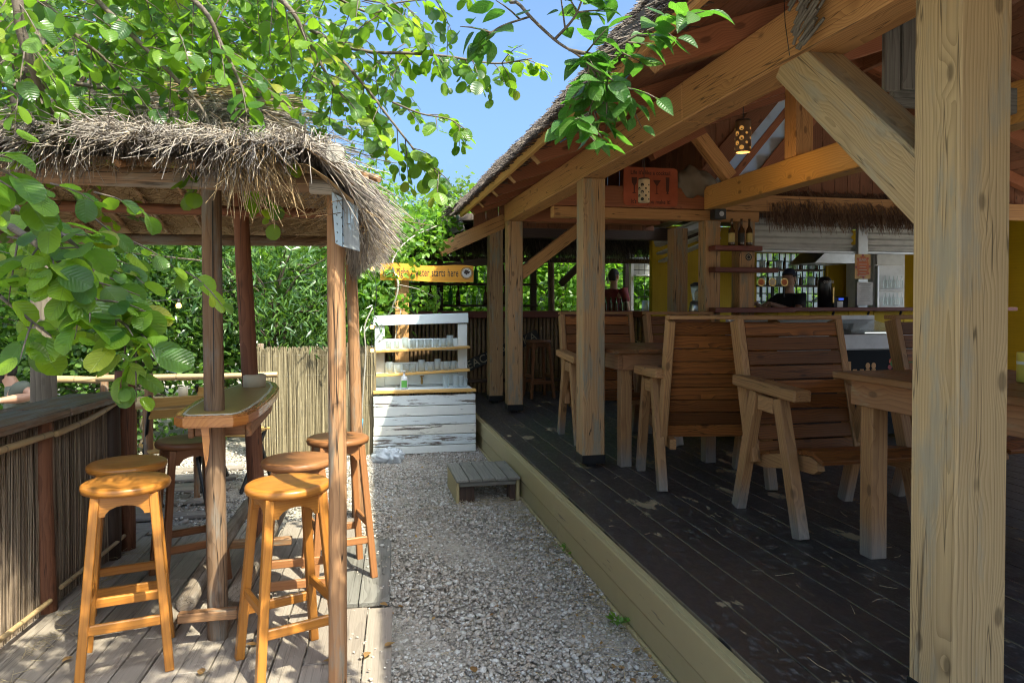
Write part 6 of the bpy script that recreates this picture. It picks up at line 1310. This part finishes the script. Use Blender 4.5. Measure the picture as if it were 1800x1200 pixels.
# hedge line closing the garden: separate shrubs side by side
for i in range(9):
    x = -10.5+i*1.25; lb = 'garden hedge shrub, %s in the row from the far end' % ('first', 'second', 'third', 'fourth', 'fifth', 'sixth', 'seventh', 'eighth', 'ninth')[i]
    tree('hedge_shrub', lb, 'shrub', (x, 11.6+.3*(i % 2), 0), (x, 11.6+.3*(i % 2), 1.6), .05, [((x, 11.6+.3*(i % 2), 1.5), (.95, .6, 1.6)), ((x+.2, 11.4, 2.8), (.8, .6, .8))], 2600, .13, SIMPLE, 'leaf_crown', 'hedge shrubs behind the terrace', nbr=0, clump=.22)
for i in range(14):   # taller backing row beyond the hedge
    x = -12+i*1.75; y = 15.5+.6*(i % 2)
    tree('backing_tree', 'dark garden tree in the row behind the hedge, %s from the far end' % NTH[i], 'tree', (x, y, 0), (x, y, 2.2), .08, [((x, y, 1.9), (1.3, .7, 2.0)), ((x+.2, y-.2, 3.3 if x < -2 else 2.6), (1.1, .7, 1.1 if x < -2 else .6))], 1500, .26, SIMPLE, 'leaf_crown', 'trees behind the hedge', nbr=0, clump=.3)
# vine over the barge board and around the orange sign
vn = thing('climbing_vine', 'climbing vine with bright leaves trailing over the barge board and orange sign', 'vine', ony(660, 790, 7.75))
stem = smooth_path([ony(x, y, d) for x, y, d in ((655, 800, 7.75), (648, 700, 7.8), (660, 600, 7.85), (690, 540, 7.8), (700, 500, 7.78), (690, 460, 7.9), (720, 420, 8.2), (780, 392, 8.45))], 6); side = smooth_path([ony(x, y, d) for x, y, d in ((690, 540, 7.75), (704, 545, 7.7), (698, 575, 7.68), (690, 625, 7.6))], 6); s3_ = smooth_path([ony(x, y, d) for x, y, d in ((700, 500, 7.75), (740, 510, 7.8), (772, 530, 7.85), (765, 548, 7.85))], 5)
tubes('stem', [stem, side, s3_], [[.014*(1-.5*i/len(stem)) for i in range(len(stem))], [.006]*len(side), [.004]*len(s3_)], 'rope_grey', vn, 7)
cs = [((655, 440), 8.3, 26, 300), ((690, 420), 8.45, 22, 260), ((730, 408), 8.5, 26, 300), ((770, 395), 8.5, 22, 220), ((700, 445), 8.2, 18, 160), ((650, 520), 7.95, 20, 300), ((650, 570), 7.95, 18, 240), ((690, 478), 7.80, 11, 14), ((722, 468), 7.80, 10, 12), ((765, 425), 8.1, 14, 60), ((745, 525), 7.8, 10, 26), ((765, 533), 7.8, 10, 22), ((710, 535), 7.75, 12, 30), ((640, 480), 8.0, 20, 240)]
P = np.concatenate([np.array(ony(x, y, d))+rng.normal(size=(n_, 3))*np.array([r_*d/1260, .12 if n_ > 60 else .03, r_*d/1260]) for (x, y), d, r_, n_ in cs]); ax, up = rand_leaves(P, .7, .5, .4); up[:, 1] -= .5; leaf_mesh('leaves', OVATE, P, ax, up, rng.uniform(.05, .10, len(P)), 'leaf_vine', vn)
# ---------------------------------------------------------------- overhanging branches: single leaves near the eye
def shared_leaf(T, name, mat):
    me = np_mesh(name, T[0], T[1], T[2], smooth=True); me.materials.append(MAT[mat]); return me
class Branches:
    def __init__(s): s.paths = []; s.radii = []; s.P = []; s.A = []; s.U = []; s.S = []
    def limb(s, pts, r0, r1, twigs=0, tl=.25, nl=7, size=.065, droop=.35, start=.15, side=None):
        path = smooth_path(pts, 6); n = len(path); s.paths.append(path); s.radii.append([r0+(r1-r0)*i/(n-1) for i in range(n)])
        for k in range(twigs):
            f = start+(1-start)*(k+random.random()*.8)/max(1, twigs); i = min(n-2, int(f*(n-1))); p = path[i]; t = (path[i+1]-path[i]).normalized()
            sd = Vector((random.gauss(0, 1), random.gauss(0, 1), random.gauss(0, .6))); sd = (sd-t*sd.dot(t)).normalized(); d = (t*.55+sd*.8+Vector((0, 0, -droop*.5))).normalized(); s.twig(p, d, tl*random.uniform(.6, 1.25), nl, size, droop)
        s.leaves(path[int(n*.6):], 4, size, droop)
    def twig(s, p, d, l, nl, size, droop):
        pts = [p+d*l*f+Vector((0, 0, -droop*l*f*f*.8)) for f in (0, .35, .7, 1)]; s.paths.append(pts); s.radii.append([.0026, .0022, .0017, .001]); s.leaves(pts, nl, size, droop)
    def leaves(s, pts, nl, size, droop):
        n = len(pts)
        for k in range(nl):
            f = .12+.88*(k+.5)/nl; x = f*(n-1); i = min(n-2, int(x)); p = pts[i].lerp(pts[i+1], x-i); t = (pts[i+1]-pts[i]).normalized(); sd = t.cross(Vector((0, 0, 1)))
            sd = sd.normalized() if sd.length > .1 else Vector((1, 0, 0)); sg_ = 1 if k % 2 else -1; a = (t*.6+sd*sg_*random.uniform(.5, 1)+Vector((random.gauss(0, .25), random.gauss(0, .25), -droop+random.gauss(0, .25)))).normalized()
            s.P.append(p+a*.010); s.A.append(a); s.U.append(Vector((random.gauss(0, .5), random.gauss(0, .5)-.25, 1))); s.S.append(size*random.choice((.55, .8, .9, 1, 1.1, 1.15)))
    def fill(s, c, r, n, tl, nl, size, droop=.35, keep=None):
        """hanging twigs through an ellipsoid of the crown"""
        c = Vector(c)
        for k in range(n):
            v = Vector((random.gauss(0, .5), random.gauss(0, .5), random.gauss(0, .5))); p = c+Vector((v.x*r[0], v.y*r[1], v.z*r[2]))
            if keep and not keep(p): continue
            a = random.uniform(0, 6.28); d = Vector((math.cos(a)*.8+.25, math.sin(a)*.8, random.uniform(-.7, .15))).normalized(); s.twig(p, d, tl*random.uniform(.6, 1.3), nl, size, droop)
    def build(s, root, T, lm, mat, nparts=300):
        o = tubes('twigs', s.paths, s.radii, 'branch_bark', root, 5); o['kind'] = 'stuff'
        P = np.array([tuple(p) for p in s.P]); A = np.array([tuple(p) for p in s.A]); U = np.array([tuple(p) for p in s.U]); S = np.array(s.S)
        dv = P-np.array(O); dep = dv @ np.array(FW); u = (dv @ np.array(RT))/dep*FPX+CX; v = CY-(dv @ np.array(UP))/dep*FPX
        vis = (dep > .3) & (u > -30) & (u < 1830) & (v > -30) & (v < 1230); score = np.where(vis, S/np.maximum(dep, .3), 0); order = np.argsort(-score); big = [i for i in order[:nparts] if score[i] > 0]
        R = leaf_frames(A, U); mes = [shared_leaf(t_, 'leaf', lm) for t_ in T]
        for i in big:
            M_ = Matrix(R[i].tolist()).to_4x4(); M_ = Matrix.Translation(P[i]) @ M_ @ Matrix.Scale(S[i], 4); obj('leaf', mes[i % 3], None, root, M_)
        rest = np.setdiff1d(np.arange(len(P)), np.array(big, int)); print('leaves', len(P), len(big))
        for k in range(3):
            q = rest[rest % 3 == k]
            if len(q): leaf_mesh('foliage', T[k], P[q], A[q], U[q], S[q], mat, root)
def D(*q): return [ond(x, y, d) for x, y, d in q]
al = thing('alder_tree', 'alder with rounded bright leaves overhanging the hut and path', 'tree', (-3.3, 2.0, 0)); log('trunk', (-3.3, 2.0, -.05), (-2.9, 2.1, 4.2), .14, .09, 'bark', al, seed=3, rings=9)
B = Branches()
B.limb([(-2.95, 2.1, 2.6)]+D((-60, -40, 2.3), (20, -20, 2.1), (38, 60, 2.1), (60, 130, 2.15), (98, 215, 2.3)), .024, .007, 8, .22, 7, .055)
B.limb(D((38, 40, 2.1), (60, 110, 2.15), (64, 190, 2.2)), .006, .003, 3, .15, 5, .05)
B.limb([(-2.9, 2.1, 3.2)]+D((-40, -60, 2.7), (80, 10, 2.6), (130, 60, 2.6), (190, 110, 2.7), (230, 170, 2.8)), .016, .004, 10, .26, 8, .06)
B.limb([(-2.95, 2.1, 2.7)]+D((-30, 136, 3.3), (90, 138, 3.3), (170, 154, 3.3), (240, 158, 3.2), (340, 200, 3.1)), .02, .004, 10, .28, 8, .062)
B.limb(D((90, -80, 2.8), (200, 30, 2.7), (300, 130, 2.7), (360, 200, 2.7), (380, 280, 2.65), (400, 310, 2.6)), .012, .002, 13, .22, 8, .065)
B.limb(D((180, -100, 3.0), (340, 0, 2.6), (390, 80, 2.6), (430, 165, 2.6), (455, 240, 2.6)), .012, .003, 9, .2, 7, .06)
B.limb(D((280, -120, 3.2), (480, -10, 2.7), (540, 70, 2.7), (580, 140, 2.7), (618, 190, 2.75)), .012, .003, 10, .22, 7, .062)
B.limb(D((350, -60, 3.8), (560, 60, 3.6), (640, 90, 3.5), (720, 94, 3.5), (790, 100, 3.5), (870, 112, 3.45), (935, 103, 3.4)), .013, .003, 16, .17, 6, .062, .45, .35)
B.limb(D((560, 60, 3.3), (640, 150, 3.25), (690, 215, 3.2), (735, 270, 3.2), (790, 318, 3.15)), .009, .002, 12, .17, 6, .066, .4)
B.limb(D((690, 180, 3.2), (740, 200, 3.15), (790, 210, 3.1), (822, 230, 3.1)), .005, .002, 5, .11, 5, .06, .3)
B.limb(D((500, -60, 3.4), (640, 20, 3.3), (700, 5, 3.3), (800, -5, 3.3)), .008, .002, 7, .18, 6, .06)
B.limb([(-2.9, 2.1, 2.4)]+D((-80, 350, 1.75), (20, 400, 1.55), (90, 450, 1.5), (150, 510, 1.5), (205, 560, 1.5), (255, 590, 1.5)), .012, .002, 17, .12, 5, .060, .25, .35)
B.limb(D((-60, 330, 1.9), (60, 380, 1.75), (130, 430, 1.7), (175, 490, 1.7), (205, 545, 1.7)), .008, .002, 13, .12, 5, .060, .25, .2)
B.limb(D((-60, 470, 1.7), (0, 520, 1.55), (50, 560, 1.5), (90, 590, 1.5)), .006, .002, 5, .10, 4, .060, .2)
B.limb(D((-80, 240, 1.35), (-20, 290, 1.3), (5, 330, 1.3)), .004, .002, 4, .09, 4, .06, .3)
B.fill(ond(110, 60, 3.1), (1.1, .8, .55), 150, .24, 9, .052); B.fill(ond(360, 10, 3.2), (.9, .8, .42), 140, .24, 9, .052); B.fill(ond(560, 30, 3.3), (.6, .7, .36), 70, .22, 8, .052); B.fill(ond(60, 240, 3.0), (.4, .5, .25), 34, .2, 8, .05)
B.fill(ond(60, 420, 1.8), (.34, .3, .22), 22, .13, 5, .06)
B.build(al, ALDERS, 'leaf_alder', 'leaf_alder')
# plum-like tree whose branches cross overhead; its crown above the frame dapples the terrace
pl_ = thing('overhanging_tree', 'tree with pointed dark green leaves dipping in front of the thatch eave', 'tree', (-2.3, -1.6, 0)); log('trunk', (-2.3, -1.6, -.05), (-1.7, -.9, 3.6), .15, .09, 'bark', pl_, seed=5, rings=9)
C_ = Branches()
C_.limb([(-1.75, -.95, 3.1), (-.8, .1, 3.1), (-.1, .9, 2.75)]+D((870, -60, 1.9), (915, 10, 1.8), (975, 70, 1.75), (1020, 100, 1.72), (1050, 140, 1.7), (1038, 190, 1.68), (1022, 235, 1.66)), .007, .0012, 14, .07, 5, .064, .1, .62)
C_.limb(D((1000, 88, 1.73), (1060, 95, 1.7), (1120, 62, 1.68), (1200, 30, 1.66)), .004, .002, 9, .085, 5, .060, .05, .1)
C_.limb(D((975, 70, 1.75), (1010, 30, 1.72), (1030, -20, 1.7)), .004, .002, 5, .10, 5, .060, .1, .1); C_.limb(D((930, 30, 1.8), (885, 45, 1.75), (860, 60, 1.72)), .003, .002, 4, .08, 4, .060, .2, .2)
C_.limb(D((1030, 110, 1.7), (1075, 140, 1.66), (1105, 170, 1.64)), .003, .0015, 4, .08, 4, .068, .4, .1)
for i in range(6): a = rad(20+i*22); C_.limb([(-1.7, -.95, 3.3), (-1.0, -.1+.2*i*.3, 3.3), (-.6+math.cos(a)*.9, .6+math.sin(a)*.7, 3.2)], .03, .006, 0)
ov = lambda p: (p.z > 1.68+.47*max(.3, p.y)) and (p.x < 1.0 or p.z > 3.1)
C_.fill((.0, .95, 3.12), (.66, .62, .35), 250, .24, 8, .07, keep=ov); C_.fill((-.9, 1.0, 3.2), (.8, .7, .4), 60, .26, 8, .07, keep=ov)
C_.build(pl_, OVATES, 'leaf_ovate', 'leaf_ovate')
# fallen leaves
fl_ = [(onz(x, y, z), z) for x, y, z in ((352, 1190, TZ), (451, 1137, TZ), (128, 1158, TZ), (668, 1064, .02), (676, 1140, TZ), (836, 1186, .02), (590, 1165, TZ), (648, 1150, TZ))]
lm_ = shared_leaf(OVATE, 'fallen_leaf', 'leaf_dry'); FL = ('on the boards between the two front stools, nearest the frame edge', 'on the boards close to the sunlit stool', 'on the boards beside the reed counter', 'on the edge of the gravel beside the wide board', 'on the outermost terrace board', 'out on the gravel path', 'beside the foot of the slim hut post', 'on the second terrace board from the gravel')
for i, (p, z) in enumerate(fl_): o = obj('fallen_leaf', lm_, None, None, Matrix.Translation((p.x, p.y, z+.012)) @ Matrix.Rotation(i*1.3, 4, 'Z') @ Matrix.Rotation(.2, 4, 'X') @ Matrix.Scale(.05, 4)); tag(o, 'curled brown fallen leaf '+FL[i], 'leaf', 'fallen leaves')

# dry leaf litter caught in the gravel, and a few weeds along the foot of the deck
n_ = 130; P = np.stack([np.where(rng.random(n_) < .5, rng.uniform(.05, 1.2, n_), 1.2-np.abs(rng.normal(0, .12, n_))), rng.uniform(2.1, 6.8, n_), np.full(n_, .012)], 1); ax, up = rand_leaves(P, .35, 0, 1.2); ax[:, 2] *= .2
o = leaf_mesh('leaf_litter', OVATE, P, ax, up, rng.uniform(.018, .042, n_), 'leaf_dry'); tag(o, 'small dry leaves scattered over the gravel path', 'leaf litter')
for i, (px, py, lb) in enumerate(((921, 872, 'where the step meets the deck boards'), (1090, 1105, 'at the foot of the deck boards, nearest the camera'), (1000, 975, 'halfway along the deck foot'), (662, 790, 'beside the crumpled plastic sheet'))):
    p = onz(px, py, 0); t = thing('weed', 'small green weed growing '+lb, 'weed', p, group='weeds in the gravel'); k = 26; b0 = np.array(p)+rng.normal(0, .02, (k, 3))*[1, 1, 0]
    a_ = rng.uniform(0, 6.28, k); P = b0+np.stack([np.cos(a_)*.015, np.sin(a_)*.015, rng.uniform(.01, .05, k)], 1); ax = np.stack([np.cos(a_), np.sin(a_), rng.uniform(.3, 1.2, k)], 1); up = np.stack([-np.cos(a_), -np.sin(a_), np.ones(k)*1.2], 1)
    leaf_mesh('leaves', SIMPLE, P, ax, up, rng.uniform(.02, .045, k), 'leaf_vine', t)
